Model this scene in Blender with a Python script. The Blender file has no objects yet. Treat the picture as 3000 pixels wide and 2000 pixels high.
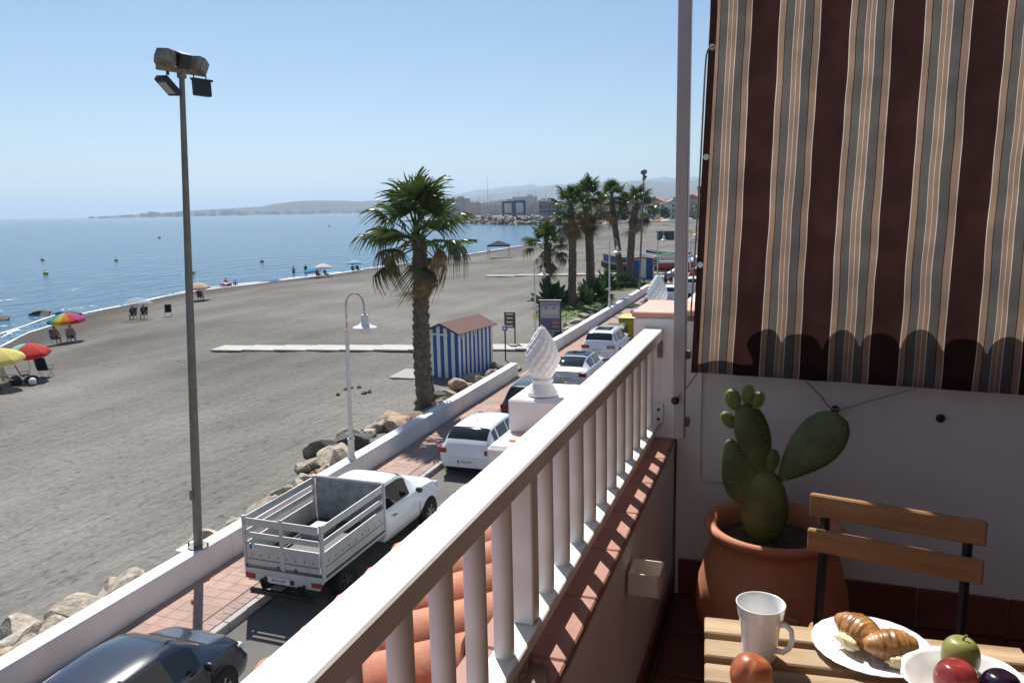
import bpy, bmesh, math, random
import numpy as np
from mathutils import Vector, Matrix, noise as mnoise
random.seed(7)
R = math.radians
scene = bpy.context.scene
COL = scene.collection
# ------------------------------------------------------------------ camera, world, sun, exposure
EYE = 8.0                                   # camera height above the street (street = z 0, +Y along the street, sea at -X)
cam_d = bpy.data.cameras.new('camera'); cam = bpy.data.objects.new('camera', cam_d); COL.objects.link(cam)
cam_d.sensor_width = 36; cam_d.sensor_fit = 'HORIZONTAL'; cam_d.lens = 27.55
cam_d.clip_start = .05; cam_d.clip_end = 80000
yaw, pitch, roll = R(19.4), R(9.65), R(1.2)
fw = Vector((-math.sin(yaw)*math.cos(pitch), math.cos(yaw)*math.cos(pitch), -math.sin(pitch)))
r0 = Vector((math.cos(yaw), math.sin(yaw), 0)); u0 = r0.cross(fw)
rv = r0*math.cos(roll)-u0*math.sin(roll); uv = u0*math.cos(roll)+r0*math.sin(roll)
M3 = Matrix((rv, uv, -fw)).transposed()
cam.matrix_world = Matrix.Translation((0, 0, EYE)) @ M3.to_4x4()
scene.camera = cam

SUN_EL, SUN_AZ = R(54), R(-36)              # azimuth from +Y, clockwise
world = bpy.data.worlds.new('World'); scene.world = world; world.use_nodes = True
wn = world.node_tree.nodes; wl = world.node_tree.links
bg = wn['Background']; sky = wn.new('ShaderNodeTexSky'); sky.sky_type = 'NISHITA'; sky.sun_disc = False
sky.sun_elevation = SUN_EL; sky.sun_rotation = SUN_AZ; sky.altitude = 0
sky.air_density = 1.0; sky.dust_density = .3; sky.ozone_density = 3.6
wl.new(sky.outputs[0], bg.inputs[0]); bg.inputs[1].default_value = .070
sund = bpy.data.lights.new('sun', 'SUN'); sund.energy = 5.0; sund.angle = R(.5); sund.color = (1, .95, .88)
sun = bpy.data.objects.new('sun', sund); COL.objects.link(sun)
SDIR = Vector((math.sin(SUN_AZ)*math.cos(SUN_EL), math.cos(SUN_AZ)*math.cos(SUN_EL), math.sin(SUN_EL)))
sun.rotation_euler = SDIR.to_track_quat('Z', 'Y').to_euler()
vs = scene.view_settings; vs.view_transform = 'Standard'; vs.look = 'None'; vs.exposure = 0.55; vs.gamma = 1.0
vs.use_curve_mapping = False
scene.cycles.max_bounces = 8; scene.cycles.volume_bounces = 0
# ------------------------------------------------------------------ helpers
MATS = {}
def mat(name, col=(.5,.5,.5), rough=.6, var=.12, vscale=6, col2=None, bump=0, bscale=60, metal=0, spec=.5, coat=0,
        rnd=0, trans=0, stretch=None, detail=5, alpha=1, transl=None, bdist=.01):
    if name in MATS: return MATS[name]
    m = bpy.data.materials.new(name); m.use_nodes = True; MATS[name] = m
    n = m.node_tree.nodes; l = m.node_tree.links; p = n['Principled BSDF']
    p.inputs['Roughness'].default_value = rough; p.inputs['Metallic'].default_value = metal
    p.inputs['Specular IOR Level'].default_value = spec
    if coat: p.inputs['Coat Weight'].default_value = coat; p.inputs['Coat Roughness'].default_value = .05
    if trans: p.inputs['Transmission Weight'].default_value = trans
    if alpha < 1: p.inputs['Alpha'].default_value = alpha
    tc = n.new('ShaderNodeTexCoord'); src = tc.outputs['Object']
    if stretch:
        mp = n.new('ShaderNodeMapping'); mp.inputs['Scale'].default_value = stretch; l.new(src, mp.inputs[0]); src = mp.outputs[0]
    nz = n.new('ShaderNodeTexNoise'); nz.inputs['Scale'].default_value = vscale; nz.inputs['Detail'].default_value = detail
    nz.inputs['Roughness'].default_value = .6; l.new(src, nz.inputs['Vector'])
    if rnd:
        oi = n.new('ShaderNodeObjectInfo'); ad = n.new('ShaderNodeVectorMath'); ad.operation = 'ADD'
        l.new(src, ad.inputs[0]); sc = n.new('ShaderNodeMath'); sc.operation = 'MULTIPLY'; sc.inputs[1].default_value = 37
        l.new(oi.outputs['Random'], sc.inputs[0]); l.new(sc.outputs[0], ad.inputs[1]); l.new(ad.outputs[0], nz.inputs['Vector'])
    cr = n.new('ShaderNodeValToRGB'); e = cr.color_ramp.elements
    a = [max(0, c*(1-var)) for c in col]; b = list(col2) if col2 else [min(1, c*(1+var)) for c in col]
    e[0].position = .3; e[0].color = (*a, 1); e[1].position = .72; e[1].color = (*b, 1)
    l.new(nz.outputs[0], cr.inputs[0]); out = cr.outputs[0]
    if rnd:
        hs = n.new('ShaderNodeHueSaturation'); mr = n.new('ShaderNodeMapRange')
        mr.inputs['To Min'].default_value = 1-rnd; mr.inputs['To Max'].default_value = 1+rnd
        l.new(oi.outputs['Random'], mr.inputs[0]); l.new(mr.outputs[0], hs.inputs['Value']); l.new(out, hs.inputs['Color']); out = hs.outputs[0]
    l.new(out, p.inputs['Base Color'])
    if bump:
        bn = n.new('ShaderNodeTexNoise'); bn.inputs['Scale'].default_value = bscale; bn.inputs['Detail'].default_value = 6
        l.new(src, bn.inputs['Vector']); bp = n.new('ShaderNodeBump'); bp.inputs['Strength'].default_value = bump
        bp.inputs['Distance'].default_value = bdist
        l.new(bn.outputs[0], bp.inputs['Height']); l.new(bp.outputs[0], p.inputs['Normal'])
    if transl:
        t = n.new('ShaderNodeBsdfTranslucent'); l.new(out, t.inputs[0]); mx = n.new('ShaderNodeMixShader'); mx.inputs[0].default_value = transl
        l.new(p.outputs[0], mx.inputs[1]); l.new(t.outputs[0], mx.inputs[2]); l.new(mx.outputs[0], n['Material Output'].inputs[0])
    return m

class MB:
    """collects geometry, build() links it as one mesh object"""
    def __init__(s): s.v = []; s.f = []; s.mi = []
    def add(s, v, f, m=0):
        o = len(s.v); s.v += [tuple(p) for p in v]; s.f += [tuple(i+o for i in q) for q in f]; s.mi += [m]*len(f); return s
    def box(s, c, d, rot=None, m=0, taper=1, bev=0):
        x, y, z = d[0]/2, d[1]/2, d[2]/2; t = taper
        if bev:
            b = min(bev, x*.9, y*.9, z*.9); vs_ = []
            bm = bmesh.new(); bmesh.ops.create_cube(bm, size=1)
            for v in bm.verts: v.co = Vector((v.co.x*d[0], v.co.y*d[1], v.co.z*d[2]))
            bmesh.ops.bevel(bm, geom=bm.edges[:], offset=b, segments=1, affect='EDGES', profile=.5)
            bm.verts.index_update(); P = [v.co.copy() for v in bm.verts]; F = [[v.index for v in f.verts] for f in bm.faces]; bm.free()
        else:
            P = [Vector(p) for p in ((-x,-y,-z),(x,-y,-z),(x,y,-z),(-x,y,-z),(-x*t,-y*t,z),(x*t,-y*t,z),(x*t,y*t,z),(-x*t,y*t,z))]
            F = [(0,3,2,1),(4,5,6,7),(0,1,5,4),(1,2,6,5),(2,3,7,6),(3,0,4,7)]
        if rot is not None: P = [rot @ p for p in P]
        return s.add([p+Vector(c) for p in P], F, m)
    def cyl(s, a, b, r1, r2=None, n=12, m=0, cap=True):
        a, b = Vector(a), Vector(b); r2 = r1 if r2 is None else r2
        q = (b-a).to_track_quat('Z', 'Y'); V = []
        for p, r in ((a, r1), (b, r2)):
            V += [p + q @ Vector((r*math.cos(2*math.pi*i/n), r*math.sin(2*math.pi*i/n), 0)) for i in range(n)]
        F = [(i, (i+1) % n, n+(i+1) % n, n+i) for i in range(n)]
        if cap: F += [tuple(range(n-1, -1, -1)), tuple(range(n, 2*n))]
        return s.add(V, F, m)
    def tube(s, pts, r, n=8, m=0, cap=True):
        pts = [Vector(p) for p in pts]; rs = r if isinstance(r, (list, tuple)) else [r]*len(pts); V = []; up = None
        for i, p in enumerate(pts):
            d = (pts[min(i+1, len(pts)-1)]-pts[max(i-1, 0)]).normalized()
            if up is None: up = Vector((0,0,1)) if abs(d.z) < .9 else Vector((1,0,0))
            x = up.cross(d); x.normalize(); up = d.cross(x)
            V += [p + (x*math.cos(2*math.pi*k/n)+up*math.sin(2*math.pi*k/n))*rs[i] for k in range(n)]
        F = []
        for i in range(len(pts)-1):
            F += [(i*n+k, i*n+(k+1) % n, (i+1)*n+(k+1) % n, (i+1)*n+k) for k in range(n)]
        if cap: F += [tuple(range(n-1, -1, -1)), tuple(range((len(pts)-1)*n, len(pts)*n))]
        return s.add(V, F, m)
    def lathe(s, prof, c=(0,0,0), n=24, fn=None, m=0, cap=True):
        V = []
        for i, (r, z) in enumerate(prof):
            for k in range(n):
                a = 2*math.pi*k/n; q = r*(fn(a, z, i) if fn else 1)
                V.append((c[0]+q*math.cos(a), c[1]+q*math.sin(a), c[2]+z))
        F = []
        for i in range(len(prof)-1):
            F += [(i*n+k, i*n+(k+1) % n, (i+1)*n+(k+1) % n, (i+1)*n+k) for k in range(n)]
        if cap: F += [tuple(range(n-1, -1, -1)), tuple(range((len(prof)-1)*n, len(prof)*n))]
        return s.add(V, F, m)
    def prism(s, poly, y0, y1, m=0):        # polygon in (x, z), extruded along y
        n = len(poly); V = [(x, y0, z) for x, z in poly]+[(x, y1, z) for x, z in poly]
        F = [tuple(range(n)), tuple(range(2*n-1, n-1, -1))]+[(i, n+i, n+(i+1) % n, (i+1) % n) for i in range(n)]
        return s.add(V, F, m)
    def blob(s, c, rad, seed=0, amp=.2, fr=1.2, sub=2, rot=None, m=0, flat=0):
        bm = bmesh.new(); bmesh.ops.create_icosphere(bm, subdivisions=sub, radius=1)
        P = []
        for v in bm.verts:
            q = v.co.copy(); k = 1+amp*mnoise.noise(q*fr+Vector((seed*7.3, seed*1.7, 0)))+amp*.5*mnoise.noise(q*fr*2.6+Vector((seed, 3, 9)))
            q = q*k
            if flat and q.z < -flat: q.z = -flat
            q = Vector((q.x*rad[0], q.y*rad[1], q.z*rad[2])); P.append((rot @ q if rot is not None else q)+Vector(c))
        bm.verts.index_update(); F = [[v.index for v in f.verts] for f in bm.faces]; bm.free()
        return s.add(P, F, m)
    def mesh(s, name, mats, smooth=False, auto=None):
        me = bpy.data.meshes.new(name); me.from_pydata(s.v, [], s.f)
        if not isinstance(mats, (list, tuple)): mats = [mats]
        for m in mats: me.materials.append(m)
        if len(mats) > 1: me.polygons.foreach_set('material_index', s.mi)
        if smooth or auto:
            me.polygons.foreach_set('use_smooth', [True]*len(me.polygons))
        if auto: me.set_sharp_from_angle(angle=R(auto))
        me.update(); return me
    def build(s, name, mats, parent=None, smooth=False, auto=None):
        return link(name, s.mesh(name, mats, smooth, auto), parent)
def link(name, me, parent=None, loc=None, rot=None, mw=None):
    o = bpy.data.objects.new(name, me); COL.objects.link(o)
    if parent is not None: o.parent = parent
    if mw is not None: o.matrix_basis = mw
    if loc is not None: o.location = loc
    if rot is not None: o.rotation_euler = rot
    return o
def tag(o, label=None, cat=None, group=None, kind=None):
    if label: o['label'] = label
    if cat: o['category'] = cat
    if group: o['group'] = group
    if kind: o['kind'] = kind
    return o
def thing(name, label, cat, loc=(0,0,0), rz=0, group=None, sc=1):
    o = bpy.data.objects.new(name, None); COL.objects.link(o); o.location = loc; o.rotation_euler = (0,0,rz)
    o.empty_display_size = .1
    if sc != 1: o.scale = (sc,)*3
    return tag(o, label, cat, group)
def copy_tree(o, parent=None):
    c = o.copy(); COL.objects.link(c); c.parent = parent
    for ch in list(o.children): copy_tree(ch, c)
    return c
def put(src, loc, rz=0, label=None, group=None, sc=None):
    c = copy_tree(src); c.location = loc; c.rotation_euler = (0,0,rz)
    if label: c['label'] = label
    if group: c['group'] = group
    if sc: c.scale = (sc,)*3
    return c
def frame(y, z):                             # rotation matrix: local Y -> y, local Z ~ z
    y = Vector(y).normalized(); x = y.cross(Vector(z)).normalized(); z = x.cross(y)
    return Matrix((x, y, z)).transposed()
def rotz(a): return Matrix.Rotation(a, 3, 'Z')
def pchip(xs, ys, x):
    xs = np.array(xs, float); ys = np.array(ys, float); h = np.diff(xs); d = np.diff(ys)/h; m = np.zeros_like(ys)
    for i in range(1, len(xs)-1):
        if d[i-1]*d[i] > 0:
            w1 = 2*h[i]+h[i-1]; w2 = h[i]+2*h[i-1]; m[i] = (w1+w2)/(w1/d[i-1]+w2/d[i])
    m[0], m[-1] = d[0], d[-1]
    i = np.clip(np.searchsorted(xs, x)-1, 0, len(h)-1); t = (x-xs[i])/h[i]
    return ((2*t**3-3*t**2+1)*ys[i]+(t**3-2*t**2+t)*h[i]*m[i]+(-2*t**3+3*t**2)*ys[i+1]+(t**3-t**2)*h[i]*m[i+1])
def text_part(name, body, size, m, parent, mw, ext=.002):
    cu = bpy.data.curves.new(name, 'FONT'); cu.body = body; cu.size = size; cu.extrude = ext; cu.align_x = 'CENTER'; cu.align_y = 'CENTER'; cu.resolution_u = 2
    t = bpy.data.objects.new(name, cu); COL.objects.link(t)
    dg = bpy.context.evaluated_depsgraph_get(); me = bpy.data.meshes.new_from_object(t.evaluated_get(dg))
    bpy.data.objects.remove(t); me.materials.clear(); me.materials.append(m)
    return link(name, me, parent, mw=mw)
def mw(loc, rot=None):
    return Matrix.Translation(loc) @ (rot.to_4x4() if rot is not None else Matrix.Identity(4))
ROT_BACK = Matrix.Rotation(R(90), 3, 'X')            # text readable from -Y
# ------------------------------------------------------------------ shared materials
m_white = mat('white_paint', (.80,.79,.77), .55, .05, 3, bump=.15, bscale=30)
m_wall = mat('white_plaster', (.78,.76,.75), .85, .05, 2.5, bump=.35, bscale=45, bdist=.004)
m_terra = mat('terracotta_tile', (.49,.19,.108), .72, .32, 7, bump=.2, bscale=50, rnd=.18)
m_black = mat('black_plastic', (.012,.012,.014), .45, .1)
m_rubber = mat('tyre_rubber', (.012,.012,.012), .8, .2)
m_glass = mat('dark_car_glass', (.008,.011,.013), .04, .1, spec=.6)
m_chrome = mat('bright_metal', (.55,.55,.56), .3, .1, metal=1)
m_steel = mat('galvanised_steel', (.30,.30,.29), .5, .2, 12, metal=.6)
m_rust = mat('rusty_iron', (.22,.13,.08), .8, .4, 14, col2=(.34,.26,.2), bump=.2)
m_red = mat('red_lamp', (.30,.01,.012), .15, .1, spec=.6)
m_lamp = mat('clear_lamp', (.55,.57,.6), .1, .1, spec=.8)
m_plate = mat('plate_white', (.75,.75,.74), .4, .03)
m_ink = mat('plate_ink', (.01,.01,.012), .5, .0)
m_blue_ink = mat('blue_ink', (.02,.06,.30), .5, .0)
# ================================================================== SETTING
SEA_Z = -1.5
SHY = [-60,0,20,42.35,47.87,57.76,69.96,80.13,87.6,99.6,111.67,128.2,146.5,184.8,212.5,242,291,358,395,450]
SHX = [-5,-30,-42,-56,-60,-65.2,-69,-70.4,-69,-67.4,-65.7,-65.4,-64,-64.1,-63.3,-65,-73,-87.7,-101,-110]
def shore_x(y): return float(np.interp(y, SHY, SHX))
def beach_z(x, y):
    X = shore_x(y); t = max(0, (x+12.3)/(X+12.3)); u = min(t, 1)
    z = -.05-.75*u-.7*max(0, (u-.75)/.25)**1.3
    if t > 1: z -= min(3, (t-1)*6)
    return z
def bump_z(x, y):
    p = Vector((x*.35, y*.35, 0))
    return .10*mnoise.noise(p)+.05*mnoise.noise(p*2.7)+.03*mnoise.noise(p*6.5)
# sand
msand = bpy.data.materials.new('dark_grey_sand'); msand.use_nodes = True
n = msand.node_tree.nodes; l = msand.node_tree.links; p = n['Principled BSDF']; p.inputs['Specular IOR Level'].default_value = .04
tc = n.new('ShaderNodeTexCoord')
def nnoise(scale, stretch=(1,1,1), det=6, rz=0, dist=0):
    mp = n.new('ShaderNodeMapping'); mp.inputs['Scale'].default_value = stretch; mp.inputs['Rotation'].default_value = (0,0,rz)
    l.new(tc.outputs['Object'], mp.inputs[0]); z = n.new('ShaderNodeTexNoise'); z.inputs['Scale'].default_value = scale
    z.inputs['Detail'].default_value = det; z.inputs['Distortion'].default_value = dist; l.new(mp.outputs[0], z.inputs['Vector']); return z.outputs[0]
def nramp(src, a, ca, b, cb):
    r = n.new('ShaderNodeValToRGB'); r.color_ramp.elements[0].position = a; r.color_ramp.elements[0].color = (*ca, 1)
    r.color_ramp.elements[1].position = b; r.color_ramp.elements[1].color = (*cb, 1); l.new(src, r.inputs[0]); return r.outputs[0]
def nmix(a, b, f, mode='MIX'):
    x = n.new('ShaderNodeMix'); x.data_type = 'RGBA'; x.blend_type = mode
    if isinstance(f, (int, float)): x.inputs[0].default_value = f
    else: l.new(f, x.inputs[0])
    l.new(a, x.inputs[6]); l.new(b, x.inputs[7]); return x.outputs[2]
base = nramp(nnoise(.12), .3, (.150,.143,.132), .72, (.212,.204,.190))
streak = nramp(nnoise(.5, (1,.055,1), 6, .08, .4), .40, (.91,.91,.91), .60, (1.03,1.03,1.03))
fine = nramp(nnoise(9, (1,.7,1), 6, .1), .34, (.87,.87,.87), .64, (1.09,1.09,1.09))
speck = nramp(nnoise(22, (1,1,1), 2), .70, (1,1,1), .78, (1.7,1.65,1.6))
patch = nramp(nnoise(.045, (1,.4,1), 4, .3, 1.2), .36, (.80,.80,.80), .60, (1.08,1.08,1.07))
wv = n.new('ShaderNodeTexWave'); wv.bands_direction = 'X'; wv.inputs['Scale'].default_value = .42; wv.inputs['Distortion'].default_value = 9; wv.inputs['Detail'].default_value = 2; wv.inputs['Detail Scale'].default_value = .12; l.new(tc.outputs['Object'], wv.inputs['Vector'])
trk = nramp(wv.outputs[0], .0, (.88,.88,.88), .16, (1,1,1)); one = n.new('ShaderNodeRGB'); one.outputs[0].default_value = (1,1,1,1)
trk = nmix(one.outputs[0], trk, nramp(nnoise(.06, (1,.5,1), 2), .50, (0,0,0), .62, (1,1,1)))
c = nmix(base, streak, 1, 'MULTIPLY'); c = nmix(c, patch, 1, 'MULTIPLY'); c = nmix(c, trk, 1, 'MULTIPLY'); c = nmix(c, fine, 1, 'MULTIPLY'); c = nmix(c, speck, 1, 'MULTIPLY'); c = nmix(c, nramp(nnoise(5.5, (1,.55,1), 4, .2), .30, (.66,.65,.64), .42, (1,1,1)), 1, 'MULTIPLY')
at = n.new('ShaderNodeAttribute'); at.attribute_name = 'wet'
wetc = n.new('ShaderNodeRGB'); wetc.outputs[0].default_value = (.46,.44,.42,1)
wetm = nmix(c, wetc.outputs[0], 1, 'MULTIPLY'); c = nmix(c, wetm, at.outputs['Fac']); l.new(c, p.inputs['Base Color'])
rr = n.new('ShaderNodeMapRange'); rr.inputs['To Min'].default_value = .95; rr.inputs['To Max'].default_value = .8; l.new(at.outputs['Fac'], rr.inputs[0]); l.new(rr.outputs[0], p.inputs['Roughness'])
bp = n.new('ShaderNodeBump'); bp.inputs['Strength'].default_value = 1; bp.inputs['Distance'].default_value = .12
l.new(nnoise(3.6, (1,.6,1), 9, .1), bp.inputs['Height']); l.new(bp.outputs[0], p.inputs['Normal'])
YS = list(np.arange(-12, 60, .45))+list(np.arange(60, 130, 1.2))+list(np.arange(130, 450, 5))
NX = 130; V = []; wet = []
for y in YS:
    X = shore_x(y); far = X-22
    for i in range(NX):
        t = (i/(NX-1))**1.15; x = -12.2+(far+12.2)*t
        fade = min(1, max(0, (-12.8-x)/1.5)); k = max(0, min(1, (x-X)/6))
        V.append((x, y, beach_z(x, y)+bump_z(x, y)*(.25+.75*k)*fade))
        q = (x-X)/abs(X+12.3); w = max(0, min(1, 1-(q-.06)/.16)); w2 = .35*max(0, 1-abs(q-.30+.06*mnoise.noise(Vector((0,y*.05,0))))/.10); wet.append(max(w, w2))
F = [(a*NX+i, a*NX+i+1, (a+1)*NX+i+1, (a+1)*NX+i) for a in range(len(YS)-1) for i in range(NX-1)]
F = [q[::-1] for q in F]
bm_ = MB(); bm_.add(V, F); beach = bm_.build('beach', msand, smooth=True); tag(beach, 'dark grey sand beach sloping down to the sea', kind='structure')
a = beach.data.attributes.new('wet', 'FLOAT', 'POINT'); a.data.foreach_set('value', wet)
# sea
mw_ = bpy.data.materials.new('sea_water'); mw_.use_nodes = True; n = mw_.node_tree.nodes; l = mw_.node_tree.links; p = n['Principled BSDF']
tc = n.new('ShaderNodeTexCoord')
p.inputs['Roughness'].default_value = .16; p.inputs['IOR'].default_value = 1.33
cc = nramp(nnoise(.015, (1,.5,1), 5, .7), .3, (.014,.075,.135), .7, (.024,.10,.165)); l.new(cc, p.inputs['Base Color'])
b1 = n.new('ShaderNodeBump'); b1.inputs['Strength'].default_value = 1.0; b1.inputs['Distance'].default_value = .9; l.new(nnoise(.22, (1.6,.7,1), 6, .75, .3), b1.inputs['Height'])
b2 = n.new('ShaderNodeBump'); b2.inputs['Strength'].default_value = .7; b2.inputs['Distance'].default_value = .12; l.new(nnoise(1.6, (1.5,.8,1), 4, .6), b2.inputs['Height'])
l.new(b1.outputs[0], b2.inputs['Normal']); l.new(b2.outputs[0], p.inputs['Normal'])
s = MB(); s.add([(-33000,-3000,SEA_Z),(20000,-3000,SEA_Z),(20000,37000,SEA_Z),(-33000,37000,SEA_Z)], [(0,1,2,3)])
tag(s.build('sea', mw_), 'calm blue sea reaching to the horizon', kind='structure')
# surf foam: broken white strips where the small waves meet the sand
mfoam = mat('foam', (.80,.82,.83), .8, .1, 3)
def foam(y0, y1, off, wid, seed, z):
    mb = MB(); prev = None; ys = np.arange(y0, y1, .5 if y1 < 160 else 2)
    for y in ys:
        k = mnoise.noise(Vector((seed, y*.11, 0))); w = wid*max(0.01, .35+1.3*mnoise.noise(Vector((seed+5, y*.23, 3)))+.5*mnoise.noise(Vector((seed+9, y*.9, 1)))); x = shore_x(y)+off+.9*k
        cur = ((x, y, z), (x-w*.5, y, z+.05), (x-w, y, z))
        if prev: mb.add(prev+cur, [(0,1,4,3),(1,2,5,4)])
        prev = cur
    return mb
fm = MB()
for args in ((30,250,.2,.75,1,-1.46),(250,395,0,2.0,2,-1.46),(38,58,-2.6,.35,3,-1.45),(45,49.5,-1.4,1.3,8,-1.42),(75,130,-1.2,.3,4,-1.46)):
    q = foam(*args); fm.add(q.v, q.f)
tag(fm.build('surf_foam', mfoam, smooth=True), 'thin line of white surf along the water edge', kind='stuff')
# land beyond and under the town
mland = mat('dry_ground', (.20,.185,.16), .95, .2, .02)
s = MB(); s.add([(-12.2,-60,-.12),(3000,-60,-.12),(3000,9000,-.12),(-2050,9000,-.12),(-2050,4400,-.12),(-900,2200,-.12),(-330,640,-.12),(-180,470,-.12),(-106,398,-.12),(-12.2,398,-.12)], [tuple(range(10))])
tag(s.build('ground', mland), kind='structure')
# road
mroad = mat('asphalt', (.12,.115,.105), .9, .18, .8, bump=.3, bscale=60, detail=8)
s = MB(); s.box((-5.6,180,-.05), (8.7,480,.1)); tag(s.build('road', mroad), kind='structure')
# promenade: base slab, kerb stones, pavers
mpave = bpy.data.materials.new('red_paving'); mpave.use_nodes = True; n = mpave.node_tree.nodes; l = mpave.node_tree.links; p = n['Principled BSDF']
tc = n.new('ShaderNodeTexCoord'); p.inputs['Roughness'].default_value = .8
bk = n.new('ShaderNodeTexBrick'); bk.inputs['Scale'].default_value = 2.4; bk.inputs['Color1'].default_value = (.34,.225,.18,1); bk.inputs['Color2'].default_value = (.30,.20,.165,1); bk.inputs['Mortar'].default_value = (.22,.15,.12,1); bk.inputs['Mortar Size'].default_value = .03
l.new(tc.outputs['Object'], bk.inputs['Vector']); vv = nramp(nnoise(1.1), .3, (.82,.82,.82), .7, (1.18,1.15,1.12)); l.new(nmix(bk.outputs[0], vv, 1, 'MULTIPLY'), p.inputs['Base Color'])
s = MB(); s.box((-11.0,220,.045), (1.84,420,.15)); prom = tag(s.build('promenade', mpave), kind='structure')
mpav1 = mat('paver_red', (.34,.225,.185), .8, .14, 5, bump=.25, bscale=30, rnd=.13)
mpav2 = mat('paver_border', (.31,.215,.20), .8, .14, 5, bump=.25, bscale=30, rnd=.12)
pv = MB().box((0,0,0), (.437,.317,.03), bev=.005).mesh('paver', mpav1); pv2 = MB().box((0,0,0), (.215,.215,.03), bev=.008).mesh('border_paver', mpav2)
for i, y in enumerate(np.arange(8.6, 29, .32)):
    for k in range(3):
        x = -11.66+.44*k+(.0 if i % 2 else .0); link('paver', pv, prom, (x, y, .121+random.uniform(0,.004)))
for y in np.arange(8.6, 29, .22):
    link('border_paver', pv2, prom, (-10.315, y, .122+random.uniform(0,.003)))
mkerb = mat('kerb_concrete', (.36,.34,.32), .85, .12, 4, bump=.2)
kb = MB().box((0,0,0), (.15,.985,.24), bev=.012).mesh('kerb_stone', mkerb)
for y in np.arange(-5, 110, 1.0): link('kerb_stone', kb, prom, (-10.10, y, .03))
mcover = mat('manhole_iron', (.14,.15,.13), .6, .2, 20)
for x, y, c in ((-11.0, 13.7, mpav2), (-11.0, 18.5, mcover)):
    o = MB().box((0,0,0), (.6,.6,.02), bev=.006).build('inspection_cover', c, prom); o.location = (x, y, .135)
# sea wall, cast in lengths
def sea_wall(label, y0, y1, step):
    w = thing('sea_wall', label, 'wall', (-12.12, y0, 0)); y = 0; L = y1-y0
    while y < L-.01:
        d = min(step, L-y); mb = MB(); r = .05; hw = .20; h = .73
        poly = [(hw,-.3),(hw,h-r),(hw-r*.3,h-r*.3),(hw-r,h),(-hw+r,h),(-hw+r*.3,h-r*.3),(-hw,h-r),(-hw,-.3)]
        mb.prism(poly, y+.006, y+d-.006); mb.build('wall_segment', m_seawall, w); y += d
    return w
m_seawall = mat('sea_wall_paint', (.74,.73,.71), .7, .12, 1.1, col2=(.81,.80,.79), bump=.25, bscale=18)
sea_wall('long low white sea wall running from the near corner to the beach opening', -4, 34.6, 6.0)
sea_wall('low white sea wall beyond the beach opening, starting by the information board', 41.0, 73.0, 6.4)
sea_wall('distant stretch of white sea wall beside the stranded boats', 76.5, 240.0, 8)
# hills
mhill = mat('dry_hillside', (.085,.085,.065), .95, .35, .004, col2=(.06,.07,.05), detail=8)
def ridge(name, pts, depth, front, seed, amp, label):
    xs = [q[0] for q in pts]; mb = MB(); N = 90; rows = 9; V = []
    idx = np.linspace(0, len(pts)-1, N)
    for j in range(rows):
        f = j/(rows-1)*2-1                    # -1 front foot, 0 ridge, 1 back foot
        for t in idx:
            x = float(np.interp(t, range(len(pts)), xs)); y = float(np.interp(t, range(len(pts)), [q[1] for q in pts])); z = float(pchip(range(len(pts)), [q[2] for q in pts], t))
            d = Vector((x, y, 0)).normalized(); off = f*(front if f < 0 else depth)
            h = (1-abs(f))**.8; k = 1+amp*mnoise.noise(Vector((x*.0022, y*.0022+f*3, seed)))*abs(f)*2+amp*.25*mnoise.noise(Vector((x*.008, y*.008+f*5, seed)))
            V.append((x+d.x*off, y+d.y*off, max(-3, -3+(z+3)*h*k)))
    mb.add(V, [(j*N+i, j*N+i+1, (j+1)*N+i+1, (j+1)*N+i) for j in range(rows-1) for i in range(N-1)])
    return tag(mb.build(name, mhill, smooth=True), label, kind='structure')
ridge('headland', [(-3642,3425,2),(-3597,3473,12),(-3478,3592,18),(-3361,3702,27),(-3236,3811,36),(-3105,3919,42),(-2988,4009,48),(-2905,4069,68),(-2822,4128,75),(-2715,4199,79),(-2628,4254,75),(-2493,4334,69),(-2329,4424,72),(-2088,4543,60),(-1800,4700,60)], 500, 260, 1, .3, 'low hazy headland across the bay')
ridge('hills', [(-3029,5751,55),(-2715,5906,80),(-2553,5978,97),(-2289,6084,123),(-2020,6178,148),(-1725,6267,190),(-1374,6353,192),(-1153,6397,207),(-832,6447,185),(-632,6469,213),(-369,6490,232),(264,6495,227),(900,6480,220)], 1200, 1700, 2, .35, 'rounded hills behind the harbour town')
ridge('mountains', [(-4473,8941,90),(-4273,9041,152),(-3925,9197,204),(-3622,9321,240),(-3366,9417,267),(-3045,9525,287),(-2837,9589,271),(-2482,9687,279),(-2009,9796,299),(-1472,9891,333),(-1280,9918,317),(-921,9957,343),(-318,9995,355),(866,9962,329)], 1500, 1500, 3, .3, 'pale far mountain ridge')
# ================================================================== TERRACE AND HOUSE (z given relative to the eye, T() makes it a world height)
def T(z): return EYE+z
FLOOR = -1.61
m_floor = mat('dark_red_floor_tile', (.16,.045,.03), .45, .2, 6, rnd=.12)
m_tile = mat('red_ledge_tile', (.33,.155,.115), .6, .14, 7, bump=.15, rnd=.08)
m_grout = mat('grout', (.12,.07,.055), .9, .1)
m_rail = mat('white_aluminium', (.74,.72,.69), .45, .14, 5, col2=(.81,.80,.785), bump=.08, bscale=25)
house = thing('house_terrace', 'white terrace of the house with parapet wall and red tiled floor', 'terrace', (0,0,0))
def hpart(name, c, d, m, bev=0, rot=None, parent=None):
    return MB().box(c, d, rot=rot, bev=bev).build(name, m, parent or house)
# floor slab and tiles
fl = hpart('floor', (.75,.4,T(FLOOR)-.10), (2.31,5.5,.17), m_grout)
ft = MB().box((0,0,0), (.292,.292,.014), bev=.004).mesh('floor_tile', m_floor)
for i in range(7):
    for j in range(18):
        x, y = -.235+.3*i, 2.98-.3*j
        if x < 1.8: link('floor_tile', ft, fl, (x, y, T(FLOOR)-.008))
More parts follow.
